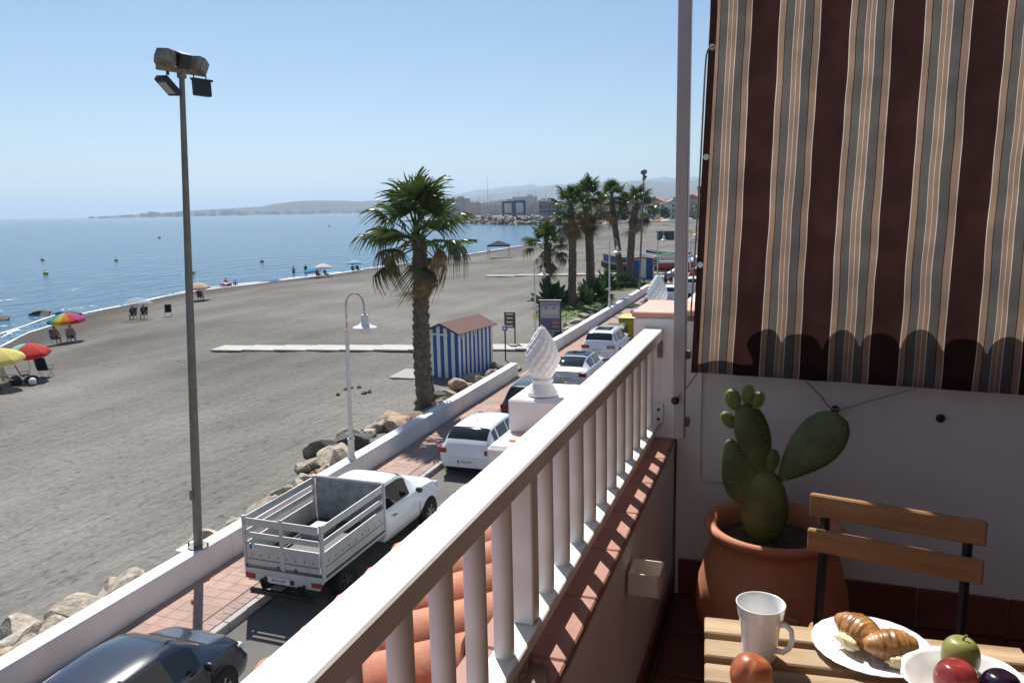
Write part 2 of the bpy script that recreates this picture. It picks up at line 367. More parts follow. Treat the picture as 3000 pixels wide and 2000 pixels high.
# parapet under the railing
par = hpart('parapet', (-.51,.4,T(-1.49)), (.20,5.5,1.03), m_wall)
lt = MB().box((0,0,0), (.215,.276,.022), bev=.004).mesh('ledge_tile', m_tile)
for j in range(20): link('ledge_tile', lt, par, (-.515, 3.0-.28*j, T(-.952)))
# end wall with coping
ew = hpart('end_wall', (.92,3.29,T(-1.185)), (2.38,.28,1.15), m_wall)
hpart('wall_pier', (-.335,3.29,T(-1.11)), (.13,.28,1.30), m_wall, parent=ew)
for x in (.02,.55,1.08,1.61): hpart('added_gap_post', (x,3.29,T(-.52)), (.05,.2,.185), m_wall, parent=ew)  # unseen posts, added so sky light reaches the blind through the gap
hpart('wall_edge', (.955,3.142,T(-1.115)), (2.52,.016,.99), m_wall, parent=ew)
cop = MB().box((0,0,0), (.296,.30,.025), bev=.005).mesh('coping_tile', mat('pink_coping', (.58,.33,.26), .6, .12, 6, rnd=.1))
for i in range(8): link('coping_tile', cop, ew, (-.25+.3*i, 3.285, T(-.425)))
sk = MB().box((0,0,0), (.296,.014,.155), bev=.004).mesh('skirting_tile', m_floor)
for i in range(7): link('skirting_tile', sk, ew, (-.235+.3*i, 3.125, T(FLOOR)+.078))
sk2 = MB().box((0,0,0), (.014,.296,.10), bev=.004).mesh('skirting_tile', m_floor)
for j in range(14): link('skirting_tile', sk2, par, (-.402, 2.95-.3*j, T(FLOOR)+.05))
bed = hpart('added_tile_bed', (.83,3.285,T(-.368)), (2.05,.27,.11), m_wall, parent=ew)  # unseen bed, added to lift the tiles and their shadow on the blind
# corner column
colm = hpart('corner_column', (-.497,3.36,T(-1.24)), (.17,.42,1.58), m_wall, bev=.006)
for y in (3.36,): hpart('coping_tile', (-.497,y,T(-.437)), (.185,.42,.022), MATS['pink_coping'], bev=.004, parent=colm)
# house walls behind and beside, porch roof (outside the picture)
m_house = mat('house_plaster', (.62,.58,.55), .9, .06, 2)
hpart('house_wall', (1.96,.4,T(-.2)), (.12,5.5,3.0), mat('bounce_dimming_brown', (.17,.11,.075), .7, .2, 4)); hpart('back_wall', (.75,-2.40,T(-.2)), (2.3,.12,3.0), m_house)  # unseen side wall, made dark brown to dim bounce on the railing
hpart('added_shade_block', (3.4,-5.6,T(-1.0)), (8.0,6.2,14.0), m_house); hpart('porch_roof', (.98,.35,T(1.36)), (2.44,5.7,.12), m_house)  # tall block is unseen, added to keep sky light off the terrace
hpart('lower_house', (.75,.4,T(-4.86)), (2.5,5.55,6.29), m_wall)
# eave of barrel tiles below the railing
ev = thing('tiled_eave', 'terracotta barrel tile eave sloping out below the white railing', 'roof', (0,0,0))
sl = math.atan2(.38, .90)
MB().prism([(-.60,T(-1.13)),(-1.31,T(-1.48)),(-1.31,T(-1.52)),(-.60,T(-1.40))], -2, 3.12).build('eave_board', m_wall, ev)
def barrel(r0, r1, L, flip):
    mb = MB(); N = 9; V = []
    for th in (0, .012):
        for k, (yy, rr) in enumerate(((0, r0), (L, r1))):
            for i in range(N):
                a = math.pi*i/(N-1); r = rr-th; V.append((r*math.cos(a), yy, (r*math.sin(a))*(-1 if flip else 1)))
    for o in (0, 2*N):
        mb_f = [(o+i, o+i+1, o+N+i+1, o+N+i) for i in range(N-1)]; mb.add([], []); mb.f += mb_f; mb.mi += [0]*len(mb_f)
    mb.v = V
    for i in range(N-1):
        mb.f += [(i, i+1, 2*N+i+1, 2*N+i), (N+i, N+i+1, 3*N+i+1, 3*N+i)]; mb.mi += [0, 0]
    return mb
tl = [barrel(.088, .078, .35, False).mesh('roof_tile', m_terra, auto=35), barrel(.085, .095, .35, True).mesh('pan_tile', m_terra, auto=35)]
bt = barrel(.062, .056, .30, False).mesh('coping_barrel_tile', m_terra, auto=35)
for i in range(15): link('coping_barrel_tile', bt, ew, (-.145+.132*i, 3.13, T(-.352)))
dirv = Vector((.90, 0, .38)).normalized(); upv = Vector((-.38, 0, .90)).normalized()
for k in range(22):
    y = 3.02-.212*k
    for cse in range(3):
        st = Vector((-1.375, y, T(-1.415)))+dirv*(.235*cse)+upv*(.012*cse)
        j = rotz(random.uniform(-.02,.02)); fr = frame(dirv, upv) @ Matrix.Rotation(random.uniform(-.02,.02), 3, 'Z')
        link('roof_tile', tl[0], ev, mw=mw(st+upv*(.035+random.uniform(-.004,.004)), fr))
        link('pan_tile', tl[1], ev, mw=mw(st+Vector((0,.106,0))+upv*.045, fr))
# railing
rail = thing('balcony_railing', 'white balcony railing with round balusters on the parapet', 'railing', (0,0,0))
RX, RZ = -.505, T(-.49)
MB().box((RX+.007,.48,RZ-.0225), (.076,5.34,.045), bev=.004).build('top_rail', m_rail, rail)
MB().box((RX+.003,.48,T(-.893)), (.062,5.34,.028), bev=.003).build('bottom_rail', m_rail, rail)
bal = MB().cyl((0,0,T(-.879)), (0,0,T(-.535)), .0205, n=20).mesh('baluster', m_rail, auto=40)
sqb = MB().box((0,0,T(-.707)), (.046,.046,.344), bev=.003).mesh('square_baluster', m_rail)
for k in range(-9, 12):
    y = 1.492+.1425*k
    if y > 3.12: continue
    link('square_baluster' if k in (0, -8) else 'baluster', sqb if k in (0, -8) else bal, rail, (RX, y, 0))
for y in (1.40, -.3):
    f = MB().box((-.478,y,T(-.925)), (.02,.03,.04)).box((-.462,y-.012,T(-.937)), (.062,.085,.012), rot=rotz(.35), bev=.003); o = f.build('rusty_foot', m_rust, rail)
    MB().cyl((-.45,y+.012,T(-.933)), (-.45,y+.012,T(-.922)), .006, n=8).build('screw', m_rust, o)
    MB().cyl((-.47,y-.035,T(-.933)), (-.47,y-.035,T(-.922)), .006, n=8).build('screw', m_rust, o)
fp = MB().box((-.478,3.143,T(-.845)), (.045,.008,.085), bev=.002).build('end_bracket', m_rail, rail)
for dz in (-.02, .02): MB().cyl((-.475,3.139,T(-.845+dz)), (-.475,3.133,T(-.845+dz)), .006, n=8).build('screw', m_black, fp)
fp = MB().box((-.472,3.143,T(-.575)), (.02,.008,.07)).build('end_bracket', m_rust, rail); MB().cyl((-.495,3.139,T(-.565)), (-.495,3.13,T(-.565)), .006, n=8).build('screw', m_black, fp)
# blind
blind = thing('striped_blind', 'hanging striped canvas blind in brown, tan and grey behind the cactus', 'blind', (0,0,0))
mb_ = bpy.data.materials.new('striped_canvas'); mb_.use_nodes = True; n = mb_.node_tree.nodes; l = mb_.node_tree.links; p = n['Principled BSDF']
uvn = n.new('ShaderNodeAttribute'); uvn.attribute_name = 'across'
cr = n.new('ShaderNodeValToRGB'); cr.color_ramp.interpolation = 'CONSTANT'
D_, TAN, GR, WH = (.034,.016,.015), (.245,.17,.124), (.098,.093,.088), (.52,.48,.43)
stops = [(0,D_),(.408,WH),(.420,TAN),(.50,D_),(.508,GR),(.623,WH),(.631,TAN),(.690,WH),(.696,TAN),(.756,WH),(.766,GR),(.888,D_),(.90,TAN),(.986,WH)]
e = cr.color_ramp.elements; e[0].position = 0; e[0].color = (*D_, 1); e[1].position = stops[1][0]; e[1].color = (*stops[1][1], 1)
for pos, c in stops[2:]: q = e.new(pos); q.color = (*c, 1)
l.new(uvn.outputs['Fac'], cr.inputs[0])
tc = n.new('ShaderNodeTexCoord'); wv = n.new('ShaderNodeTexNoise'); wv.inputs['Scale'].default_value = 9; wv.inputs['Detail'].default_value = 6; l.new(tc.outputs['Object'], wv.inputs['Vector'])
fb = nramp(wv.outputs[0], .35, (.78,.78,.80), .65, (1.08,1.06,1.04)); cc = nmix(cr.outputs[0], fb, 1, 'MULTIPLY')
l.new(cc, p.inputs['Base Color']); p.inputs['Roughness'].default_value = .9; p.inputs['Specular IOR Level'].default_value = .1
tr = n.new('ShaderNodeBsdfTranslucent'); l.new(cc, tr.inputs[0]); mx = n.new('ShaderNodeMixShader'); mx.inputs[0].default_value = .62
l.new(p.outputs[0], mx.inputs[1]); l.new(tr.outputs[0], mx.inputs[2]); l.new(mx.outputs[0], n['Material Output'].inputs[0])
def blind_pt(u, v):                           # u along X (m from the left edge), v height above the lower hem (m)
    x = -.312+u; z = -.64+v
    k = .3+.7*min(1, v/.4)
    y = 3.030+.006*math.sin(u*25.5+.5*math.sin(v*2.3))*k+.005*math.sin(u*11+1.2*v)*k+.007*mnoise.noise(Vector((u*9, v*.8, 6)))*k+.0035*mnoise.noise(Vector((u*16, v*7, 2)))
    y += .004*mnoise.noise(Vector((u*7, v*2.2, 1)))*k-.02*math.exp(-u*14)*.2
    ln = .045*min(1, v/1.3); cx = .0045*mnoise.noise(Vector((u*3.3, v*1.7, 4)))+.004*mnoise.noise(Vector((u*9, v*6, 8)))
    return (x+ln*math.exp(-u*1.6)+cx*min(1, u*6), y-.012*v, T(z)-.022*u)
NU, NV = 260, 60; W_, H_ = 2.05, 1.90; V = []; ac = []
for j in range(NV):
    for i in range(NU):
        u, v = W_*i/(NU-1), H_*j/(NV-1); V.append(blind_pt(u, v)); 
F = [(j*NU+i, j*NU+i+1, (j+1)*NU+i+1, (j+1)*NU+i) for j in range(NV-1) for i in range(NU-1)]
bo = MB().add(V, F).build('canvas', mb_, blind, smooth=True)
P_ = .2355; acs = []
for j in range(NV):
    for i in range(NU): acs.append(W_*i/(NU-1))
a = bo.data.attributes.new('along', 'FLOAT', 'POINT'); a.data.foreach_set('value', acs)
uvn.attribute_name = 'along'
m1 = n.new('ShaderNodeMath'); m1.operation = 'MULTIPLY_ADD'; m1.inputs[1].default_value = 1/P_; m1.inputs[2].default_value = -.132/P_+4; l.new(uvn.outputs['Fac'], m1.inputs[0])
m2 = n.new('ShaderNodeMath'); m2.operation = 'FRACT'; l.new(m1.outputs[0], m2.inputs[0]); l.new(m2.outputs[0], cr.inputs[0])
m_hem = mat('brown_hem', (.035,.014,.013), .9, .15, 20, transl=.2)
V = []
for j in range(NV):
    v = H_*j/(NV-1)
    for du in (-.022, -.010, .003): q = blind_pt(0, v); V.append((q[0]+du, q[1]-.003, q[2]))
MB().add(V, [(j*3+i, j*3+i+1, (j+1)*3+i+1, (j+1)*3+i) for j in range(NV-1) for i in range(2)]).build('side_hem', m_hem, blind, smooth=True)
for zz in (.551, .169, -.225):
    q = blind_pt(-.009, zz+.64)
    o = MB().cyl((q[0],q[1]-.007,q[2]), (q[0],q[1]-.003,q[2]), .011, n=14).build('eyelet', m_chrome, blind); MB().cyl((q[0],q[1]-.009,q[2]), (q[0],q[1]-.0065,q[2]), .0065, n=12).build('eyelet_sky_spot', m_white, o)  # eyelet hole is a white disc, coloured as bright sky showing through
m_rope = mat('tan_cord', (.36,.28,.20), .9, .2, 60)
def cord(name, pts, r, label):
    P = [Vector(q) for q in pts]; out = []
    for i in range(len(P)-1):
        a0, a1, a2, a3 = P[max(i-1,0)], P[i], P[i+1], P[min(i+2,len(P)-1)]
        for k in range(8):
            t = k/8; out.append(.5*((2*a1)+(a2-a0)*t+(2*a0-5*a1+4*a2-a3)*t*t+(3*a1-a0-3*a2+a3)*t**3))
    out.append(P[-1]); return tag(MB().tube(out, r, 6).build(name, m_rope, smooth=True), label, 'cord')
cord('hanging_cord', [(-.272,3.0,T(.552)),(-.293,2.99,T(.535)),(-.302,3.0,T(.45)),(-.315,3.02,T(.1)),(-.336,3.05,T(-.3)),(-.345,3.07,T(-.43))], .0035, 'tan cord tied to the upper eyelet of the blind, hanging down its left edge')
cord('tie_cord', [(-.312,3.03,T(-.645)),(-.35,3.015,T(-.70)),(-.385,3.0,T(-.742))], .0028, 'short cord from the blind corner to the black knob on the post')
cord('tie_cord', [(.078,3.02,T(-.648)),(.135,3.06,T(-.71)),(.192,3.105,T(-.772)),(.32,3.06,T(-.715)),(.452,3.02,T(-.655))], .0028, 'slack cord looped round the black knob under the middle of the blind')
def knob(x, y, z, label, d=(0,-1,0)):
    t = thing('cord_hook', label, 'hook', (x, y, z)); MB().lathe([(.006,0),(.006,.012),(.014,.014),(.016,.022),(.012,.030),(.004,.032)], n=14).build('head', m_black, t, smooth=True).rotation_euler = (R(90),0,0)
knob(.193, 3.136, T(-.775), 'black knob on the white wall holding the looped cord')
knob(.548, 3.136, T(-.785), 'black knob on the white wall without a cord')
knob(-.388, 3.000, T(-.745), 'black knob on the slim pale grey post')
# slim post
pst = thing('slim_post', 'slim pale grey square post fixed before the corner column', 'post', (-.378,3.03,T(-.905)))
MB().box((0,0,1.25), (.046,.05,2.5), bev=.003).build('tube', mat('grey_painted_steel', (.44,.42,.42), .45, .1, 5), pst)
for z in (.06, .33): MB().box((.030,.02,z), (.016,.04,.03), bev=.002).build('bracket', m_rust, pst)
# box on the parapet
bx = thing('wall_box', 'small open white box fixed to the inner face of the parapet', 'box', (-.356,2.15,T(-1.075)))
mbx = mat('beige_card', (.66,.58,.52), .7, .06, 8)
for nm, c, d in (('front', (0,-.048,0), (.088,.004,.066)), ('back', (0,.048,0), (.088,.004,.066)), ('side', (.044,0,0), (.004,.100,.066)), ('side', (-.042,0,0), (.004,.092,.066)), ('base', (0,0,-.031), (.08,.092,.004))):
    MB().box(c, d).build(nm, mbx, bx)
# cable on the wall
m_cable = mat('painted_cable', (.55,.53,.52), .7, .1)
tag(MB().tube([(-.302,3.130,T(-.66)),(-.303,3.130,T(-.9)),(-.301,3.130,T(-1.08)),(-.29,3.130,T(-1.11)),(-.16,3.130,T(-1.112))], .003, 6).build('wall_cable', m_cable), 'thin painted cable running down the end wall beside the cactus', 'cable')
# neighbour parapets with finials
def finial_mesh():
    prof = []; N = 46
    pedestal = [(.075,0),(.086,.004),(.086,.018),(.078,.026),(.072,.036),(.064,.052),(.056,.062),(.052,.070),(.060,.076),(.060,.090),(.052,.096)]
    for i in range(N+1):
        t = i/N; r = .094*math.sin(math.pi*(t*.90+.10))**.72*(1-.42*t**1.6)+.004; 
        if t > .97: r *= .6
        prof.append((max(r,.004), .096+.295*t))
    def fn(a, z, i):
        if i < len(pedestal): return 1
        t = (i-len(pedestal))/N
        return 1+.13*abs(math.sin(6*a+15*t)*math.sin(6*a-15*t))**.8-.04*min(1, t*6)*min(1, (1-t)*5)
    return MB().lathe(pedestal+prof, n=80, fn=fn).mesh('cone', m_white, auto=50)
fmesh = finial_mesh()
def finial(x, y, z, label, sc=1):
    t = thing('pine_cone_finial', label, 'finial', (x, y, z), 0, 'pine cone finials', sc); link('cone', fmesh, t); return t
finial(-1.262, 4.08, T(-1.03), 'large white pine cone finial on the nearest white pillar')
finial(-1.135, 7.35, T(-1.03), 'white pine cone finial behind the corner column')
finial(-1.02, 13.4, T(-1.0), 'far white pine cone finial by the blind edge')
nb = thing('neighbour_parapet', 'white stepped parapet with pillars beyond the railing', 'wall', (0,0,0))
for y, w in ((4.16,.36),(7.42,.36),(13.4,.36)):
    x = -1.20 if y < 5 else (-1.09 if y < 9 else -.98)
    c_ = MB().box((x,y,T(-1.125)), (.44,.44,.185), bev=.01).build('pillar_cap', m_wall, nb); 
    MB().box((x+.02,y+.02,T(-1.62)), (.36,.36,.8), bev=.01).build('pillar', m_wall, nb)
MB().box((-1.06,3.95,T(-1.60)), (.78,.56,.76), bev=.02).build('low_wall', m_wall, nb)
MB().box((-1.04,3.96,T(-1.215)), (.64,.38,.012), bev=.004).build('coping_tile', MATS['pink_coping'], nb)
MB().box((-.30,4.9,T(-.80)), (.50,2.2,.5), bev=.01).build('side_wall', m_wall, nb)
MB().box((-1.0,10,T(-2.2)), (.22,12,2.0), bev=.01).build('low_wall', m_wall, nb)
MB().box((.2,9.5,T(-4.9)), (2.1,12.0,6.2)).build('facade', m_wall, nb)
# ------------------------------------------------------------------ pot and cactus
m_pot = mat('terracotta_pot', (.50,.185,.085), .75, .2, 5, col2=(.58,.25,.14), bump=.25, bscale=25)
pot = thing('plant_pot', 'big round terracotta pot with a rolled rim in the corner', 'pot', (-.012,2.69,T(FLOOR)))
prof = [(.15,0),(.165,.01),(.185,.05),(.228,.12),(.250,.19),(.254,.25),(.245,.32),(.224,.40),(.203,.455),(.196,.47),(.198,.485),(.222,.497),(.231,.512),(.228,.527),(.214,.532),(.198,.524),(.186,.505),(.184,.47),(.19,.44)]
MB().lathe(prof, n=56, fn=lambda a, z, i: 1+.004*math.sin(3*a)+.0016*math.sin(z*260), cap=False).build('body', m_pot, pot, smooth=True)
MB().tube([(.02+.062*math.cos(a)*1.05, -.248-.014*math.sin(a), .30+.022*math.sin(a)) for a in np.linspace(.15, math.pi-.15, 12)], .012, 8).build('lug', m_pot, pot, smooth=True)
m_soil = mat('dry_soil', (.07,.05,.035), 1, .5, 30, bump=.8, bscale=60)
sb = MB(); ring = [(0,0,.462)]; 
for k in range(6):
    for i in range(28): a = i*2*math.pi/28; r = .19*(k+1)/6; ring.append((r*math.cos(a), r*math.sin(a), .458+.012*mnoise.noise(Vector((r*30*math.cos(a), r*30*math.sin(a), 0)))))
sb.add(ring, [(0,1+i,1+(i+1)%28) for i in range(28)]+[(1+k*28+i, 1+(k+1)*28+i, 1+(k+1)*28+(i+1)%28, 1+k*28+(i+1)%28) for k in range(5) for i in range(28)]); sb.build('soil', m_soil, pot, smooth=True)
m_cact = mat('cactus_skin', (.068,.105,.030), .5, .35, 9, col2=(.125,.155,.045), bump=.15, bscale=40)
m_cact2 = mat('cactus_young', (.13,.19,.04), .55, .25, 30, bump=.2, bscale=60)
m_scar = mat('cactus_scar', (.20,.11,.06), .9, .3, 30)
m_spine = mat('spines', (.45,.38,.16), .8, .1)
cac = thing('prickly_pear_cactus', 'green prickly pear cactus growing in the terracotta pot', 'cactus', (0,2.68,T(0)))
def pad(name, base, tip, w, th=.028, tilt=0, egg=.25, m=None, par=None, spines=True, seed=0, y0=0, y1=0):
    b = Vector((base[0], y0, base[1])); t = Vector((tip[0], y1, tip[1])); d = t-b; L = d.length
    fr = frame(d, Vector((math.sin(tilt), -math.cos(tilt), 0))); mb = MB(); NA, NB = 20, 15; V = []
    for j in range(NB):
        s_ = j/(NB-1); yy = L*s_
        prof_ = math.sin(math.pi*min(1, max(0, .02+.96*s_)))**.5*(1+egg*(s_-.5)*2*.6)
        if s_ < .16: prof_ = prof_*(.75+.25*s_/.16)
        for i in range(NA):
            a = 2*math.pi*i/NA; q = 1+.05*mnoise.noise(Vector((math.cos(a)*2, s_*4, seed*3.1)))
            V.append(b+fr @ Vector((w/2*prof_*math.cos(a)*q, yy, th/2*min(1, prof_*1.3)*math.sin(a)*q)))
    F = [(j*NA+i, j*NA+(i+1)%NA, (j+1)*NA+(i+1)%NA, (j+1)*NA+i) for j in range(NB-1) for i in range(NA)]+[tuple(range(NA-1,-1,-1)), tuple(range((NB-1)*NA, NB*NA))]
    mb.add(V, F); o = mb.build(name, m or m_cact, par or cac, smooth=True)
    if spines:
        sp = MB(); rnd_ = random.Random(seed)
        for j in range(1, NB-1, 2):
            for i in range(0, NA, 3):
                q = V[j*NA+i]; c_ = b+d*(j/(NB-1)); nn = (q-c_).normalized()
                for _ in range(2): 
                    dd = (nn+Vector((rnd_.uniform(-.6,.6), rnd_.uniform(-.6,.6), rnd_.uniform(-.2,.7)))).normalized(); sp.cyl(q-dd*.002, q+dd*.009, .0009, .0002, 4, cap=False)
        tag(sp.build('spines', m_spine, o), kind='stuff')
    return o
pad('pad', (-.048,-1.165), (-.038,-.890), .160, .055, seed=1, egg=-.1)
lp = pad('pad', (-.085,-1.02), (-.166,-.795), .128, .036, .1, seed=2, egg=-.6)
MB().tube([(-.165,-.016,-.940),(-.15,-.018,-.936),(-.135,-.018,-.94),(-.125,-.016,-.93)], .005, 6).build('scar', m_scar, lp, smooth=True)
MB().tube([(-.128,-.008,-.87),(-.122,-.008,-.90),(-.122,-.008,-.92)], .007, 6).build('scar', m_scar, lp, smooth=True)
pad('pad', (-.046,-.905), (-.118,-.668), .112, .034, .25, seed=3, egg=.45)
pad('pad', (.000,-.925), (.188,-.690), .140, .030, -.35, seed=4, egg=.75)
for i, (x, z, x2, z2, w) in enumerate(((-.146,-.690,-.164,-.618,.052),(-.110,-.668,-.104,-.600,.040),(-.085,-.682,-.066,-.622,.038),(-.150,-.752,-.188,-.700,.042),(-.032,-.905,-.016,-.818,.046))):
    o = pad('bud', (x, z), (x2, z2), w, w*.62, seed=10+i, m=m_cact2 if i < 4 else None, egg=.2, spines=True)
# ------------------------------------------------------------------ folding chair
m_oiled = mat('oiled_wood', (.36,.17,.065), .5, .3, 3, stretch=(1,9,9), bump=.12, bscale=6, col2=(.46,.25,.11), rnd=.1)
m_dark = mat('black_iron', (.010,.012,.016), .45, .1)
ch = thing('folding_chair', 'folding bistro chair with wooden slats and black iron frame', 'chair', (.285,2.135,T(FLOOR)), R(-13))
def slat(nm, z, y, wd=.414, hh=.062): return MB().box((0,y,z), (wd,.018,hh), bev=.004).build(nm, m_oiled, ch)
slat('back_slat', .800, .0); slat('back_slat', .704, -.012)
for sx in (-.168, .168):
    MB().tube([(sx,.018,.82),(sx,.006,.66),(sx,-.03,.46),(sx,-.20,.20),(sx,-.33,.0)], [.013,.013,.012,.012,.012], 6).build('back_leg', m_dark, ch)
    MB().tube([(sx*.9,-.33,.44),(sx*.9,-.14,.2),(sx*.9,.06,0)], .011, 6).build('front_leg', m_dark, ch)
for k in range(6): MB().box((0,-.03-.058*k,.455), (.38,.046,.016), bev=.004).build('seat_slat', m_oiled, ch)
MB().tube([(-.168,-.25,.12),(.168,-.25,.12)], .008, 6).build('stretcher', m_dark, ch); MB().tube([(-.15,.03,.05),(.15,.03,.05)], .008, 6).build('stretcher', m_dark, ch)
# ------------------------------------------------------------------ table and breakfast
m_teak = mat('pale_wood', (.33,.215,.115), .55, .28, 3, stretch=(1,8,8), bump=.15, bscale=5, col2=(.50,.36,.21), rnd=.12)
TBZ = -.88; ta = R(5.6); tb = thing('bistro_table', 'small wooden slatted folding table in front of the pot', 'table', (-.141,1.619,T(FLOOR)), ta)
hT = -FLOOR+TBZ
for k in range(7):
    MB().box((.305,-.031-.0885*k,hT-.010), (.61,.0625,.020), bev=.003).build('slat', m_teak, tb)
for x in (.06, .55): MB().box((x,-.29,hT-.032), (.03,.57,.022)).build('cross_bar', m_dark, tb)
for x in (.08, .53):
    MB().tube([(x,-.02,hT-.04),(x,-.55,0)], .011, 6).build('leg', m_dark, tb); MB().tube([(x,-.55,hT-.04),(x,-.02,0)], .011, 6).build('leg', m_dark, tb)
m_china = mat('white_china', (.82,.82,.81), .18, .02, 3, coat=.4)
mug = thing('mug', 'tall white mug with ribbed rim on the table', 'mug', (-.024,1.495,T(TBZ)), R(-25))
prof = [(.0,.001),(.030,.0),(.032,.004),(.0335,.02),(.037,.06),(.041,.085),(.0435,.09),(.043,.096),(.0455,.100),(.0465,.112),(.0470,.113),(.0455,.1135),(.044,.111),(.0425,.100),(.041,.096),(.041,.088),(.037,.07),(.033,.025),(.029,.008),(0,.006)]
MB().lathe(prof, n=48, cap=False).build('body', m_china, mug, smooth=True)
MB().tube([(.038+.0,0,.082),(.052,0,.086),(.063,0,.078),(.066,0,.060),(.060,0,.040),(.048,0,.028),(.034,0,.026)], [.006,.0055,.005,.005,.005,.0055,.006], 10).build('handle', m_china, mug, smooth=True)
def dish(name, label, cat, x, y, z, r, h, well, scallop=0):
    t = thing(name, label, cat, (x, y, z)); N = 96
    prof = [(0,0),(well*.8,.0),(well,.003),(r*.97,h-.002),(r,h),(r*.985,h+.001),(well,.0065),(well*.85,.004),(0,.004)]
    MB().lathe(prof, n=N, fn=lambda a, zz, i: 1+(scallop*abs(math.sin(12*a)) if 2 < i < 6 else 0), cap=False).build('body', m_china, t, smooth=True); return t
dish('plate', 'white scalloped plate holding two filled croissants', 'plate', .186, 1.578, T(TBZ)+.001, .112, .014, .075, .012)
m_crust = mat('baked_crust', (.40,.15,.035), .36, .55, 26, col2=(.62,.31,.10), bump=.3, bscale=60, coat=.25, bdist=.003)
m_fill = mat('cheese_filling', (.72,.60,.36), .7, .25, 60, bump=.5, bscale=120, bdist=.004)
def croissant(label, x, y, rz, seed, ln=.085):
    t = thing('croissant', label, 'croissant', (x, y, T(TBZ)+.006), rz, sc=1.14); mb = MB(); NA, NB = 28, 40; V = []
    for j in range(NB):
        s_ = j/(NB-1); rad = .035*(math.sin(math.pi*(.10+.80*s_))**.75)*(1.0-.32*(1-s_)); step = (s_*9+.25*math.sin(s_*7)) % 1; rad *= 1+.075*(step-.5)
        for i in range(NA):
            a = 2*math.pi*i/NA; k = 1+.05*mnoise.noise(Vector((math.cos(a)*2.2, s_*9+.8*math.sin(a), seed)))+.035*math.sin(a*2+s_*30)*.6
            V.append((ln*(s_-.5), rad*math.cos(a)*k, .028+max(-.027, rad*.86*math.sin(a)*k)))
    mb.add(V, [(j*NA+i, j*NA+(i+1)%NA, (j+1)*NA+(i+1)%NA, (j+1)*NA+i) for j in range(NB-1) for i in range(NA)]+[tuple(range(NA-1,-1,-1)), tuple(range((NB-1)*NA, NB*NA))])
    mb.build('crust', m_crust, t, smooth=True)
    MB().blob((.012,-.032,.017), (.024,.010,.012), seed, .35, 2.2, 3).build('filling', m_fill, t, smooth=True)
    return t
croissant('flaky filled croissant at the back of the plate', .158, 1.590, R(-48), 1); croissant('flaky filled croissant at the front right of the plate', .213, 1.543, R(12), 2)
cb = MB(); rgc = random.Random(3)
for i in range(40):
    a, r_ = rgc.uniform(0,6.283), .085*math.sqrt(rgc.random()); cb.blob((.186+r_*math.cos(a), 1.572+r_*math.sin(a), T(TBZ)+.0065), (rgc.uniform(.0008,.002),)*3, i, .3, sub=1)
tag(cb.build('pastry_crumbs', m_crust), 'tiny pastry crumbs scattered on the white plate', kind='stuff')
# fruit bowl
bowl = thing('fruit_bowl', 'white bowl with fruit at the bottom right corner', 'bowl', (.322,1.430,T(TBZ)))
MB().lathe([(0,.0),(.04,0),(.05,.004),(.075,.03),(.098,.050),(.105,.056),(.103,.058),(.095,.052),(.072,.034),(.046,.010),(0,.008)], n=64, fn=lambda a, z, i: 1+.02*math.sin(a*10)*(i in (4,5,6)), cap=False).build('body', m_china, bowl, smooth=True)
def fruit(name, label, x, y, z, r, m, seam=.05, long=1, seed=1, rz=0):
    t = thing(name, label, name, (x, y, z), rz); N = 40; prof = []
    for j in range(27):
        a = math.pi*j/26; prof.append((max(.0006, r*math.sin(a)*(1+.03*math.sin(3*a))), -r*long*math.cos(a)-(.18*r*math.exp(-((math.pi-a)/.35)**2))+(.10*r*math.exp(-(a/.35)**2))))
    MB().lathe(prof, n=N, fn=lambda a, z_, i: 1-seam*math.exp(-((a-math.pi*1.5)/.12)**2)*math.sin(math.pi*i/26)).build('flesh', m, t, smooth=True); return t
m_peach = mat('peach_skin', (.36,.045,.03), .4, .45, 14, col2=(.58,.19,.07), coat=.15); m_nect = mat('nectarine_skin', (.22,.015,.02), .16, .5, 14, col2=(.45,.06,.05), coat=.5)
m_plum = mat('plum_skin', (.012,.004,.016), .2, .3, 9, coat=.5); m_pear = mat('pear_skin', (.26,.27,.05), .42, .35, 9, col2=(.38,.36,.11), coat=.2)
sau = dish('saucer', 'white saucer under the peach at the table edge', 'saucer', -.018, 1.350, T(TBZ)+.001, .052, .008, .035)
fruit('peach', 'red peach with a crease in front of the mug', -.034, 1.362, T(TBZ)+.040, .0385, m_peach, .10).rotation_euler = (R(-18), R(12), R(-20))
pr = fruit('pear', 'yellow green pear at the back of the fruit bowl', .322, 1.490, T(TBZ)+.066, .033, m_pear, 0, 1.15); MB().tube([(0,0,.026),(.002,-.002,.036),(.006,-.004,.044)], .0022, 6).build('stem', m_rust, pr)
fruit('nectarine', 'shiny red nectarine in the fruit bowl', .305, 1.428, T(TBZ)+.053, .0375, m_nect, .04)
fruit('plum', 'dark purple plum at the right of the fruit bowl', .374, 1.432, T(TBZ)+.048, .034, m_plum, .03)
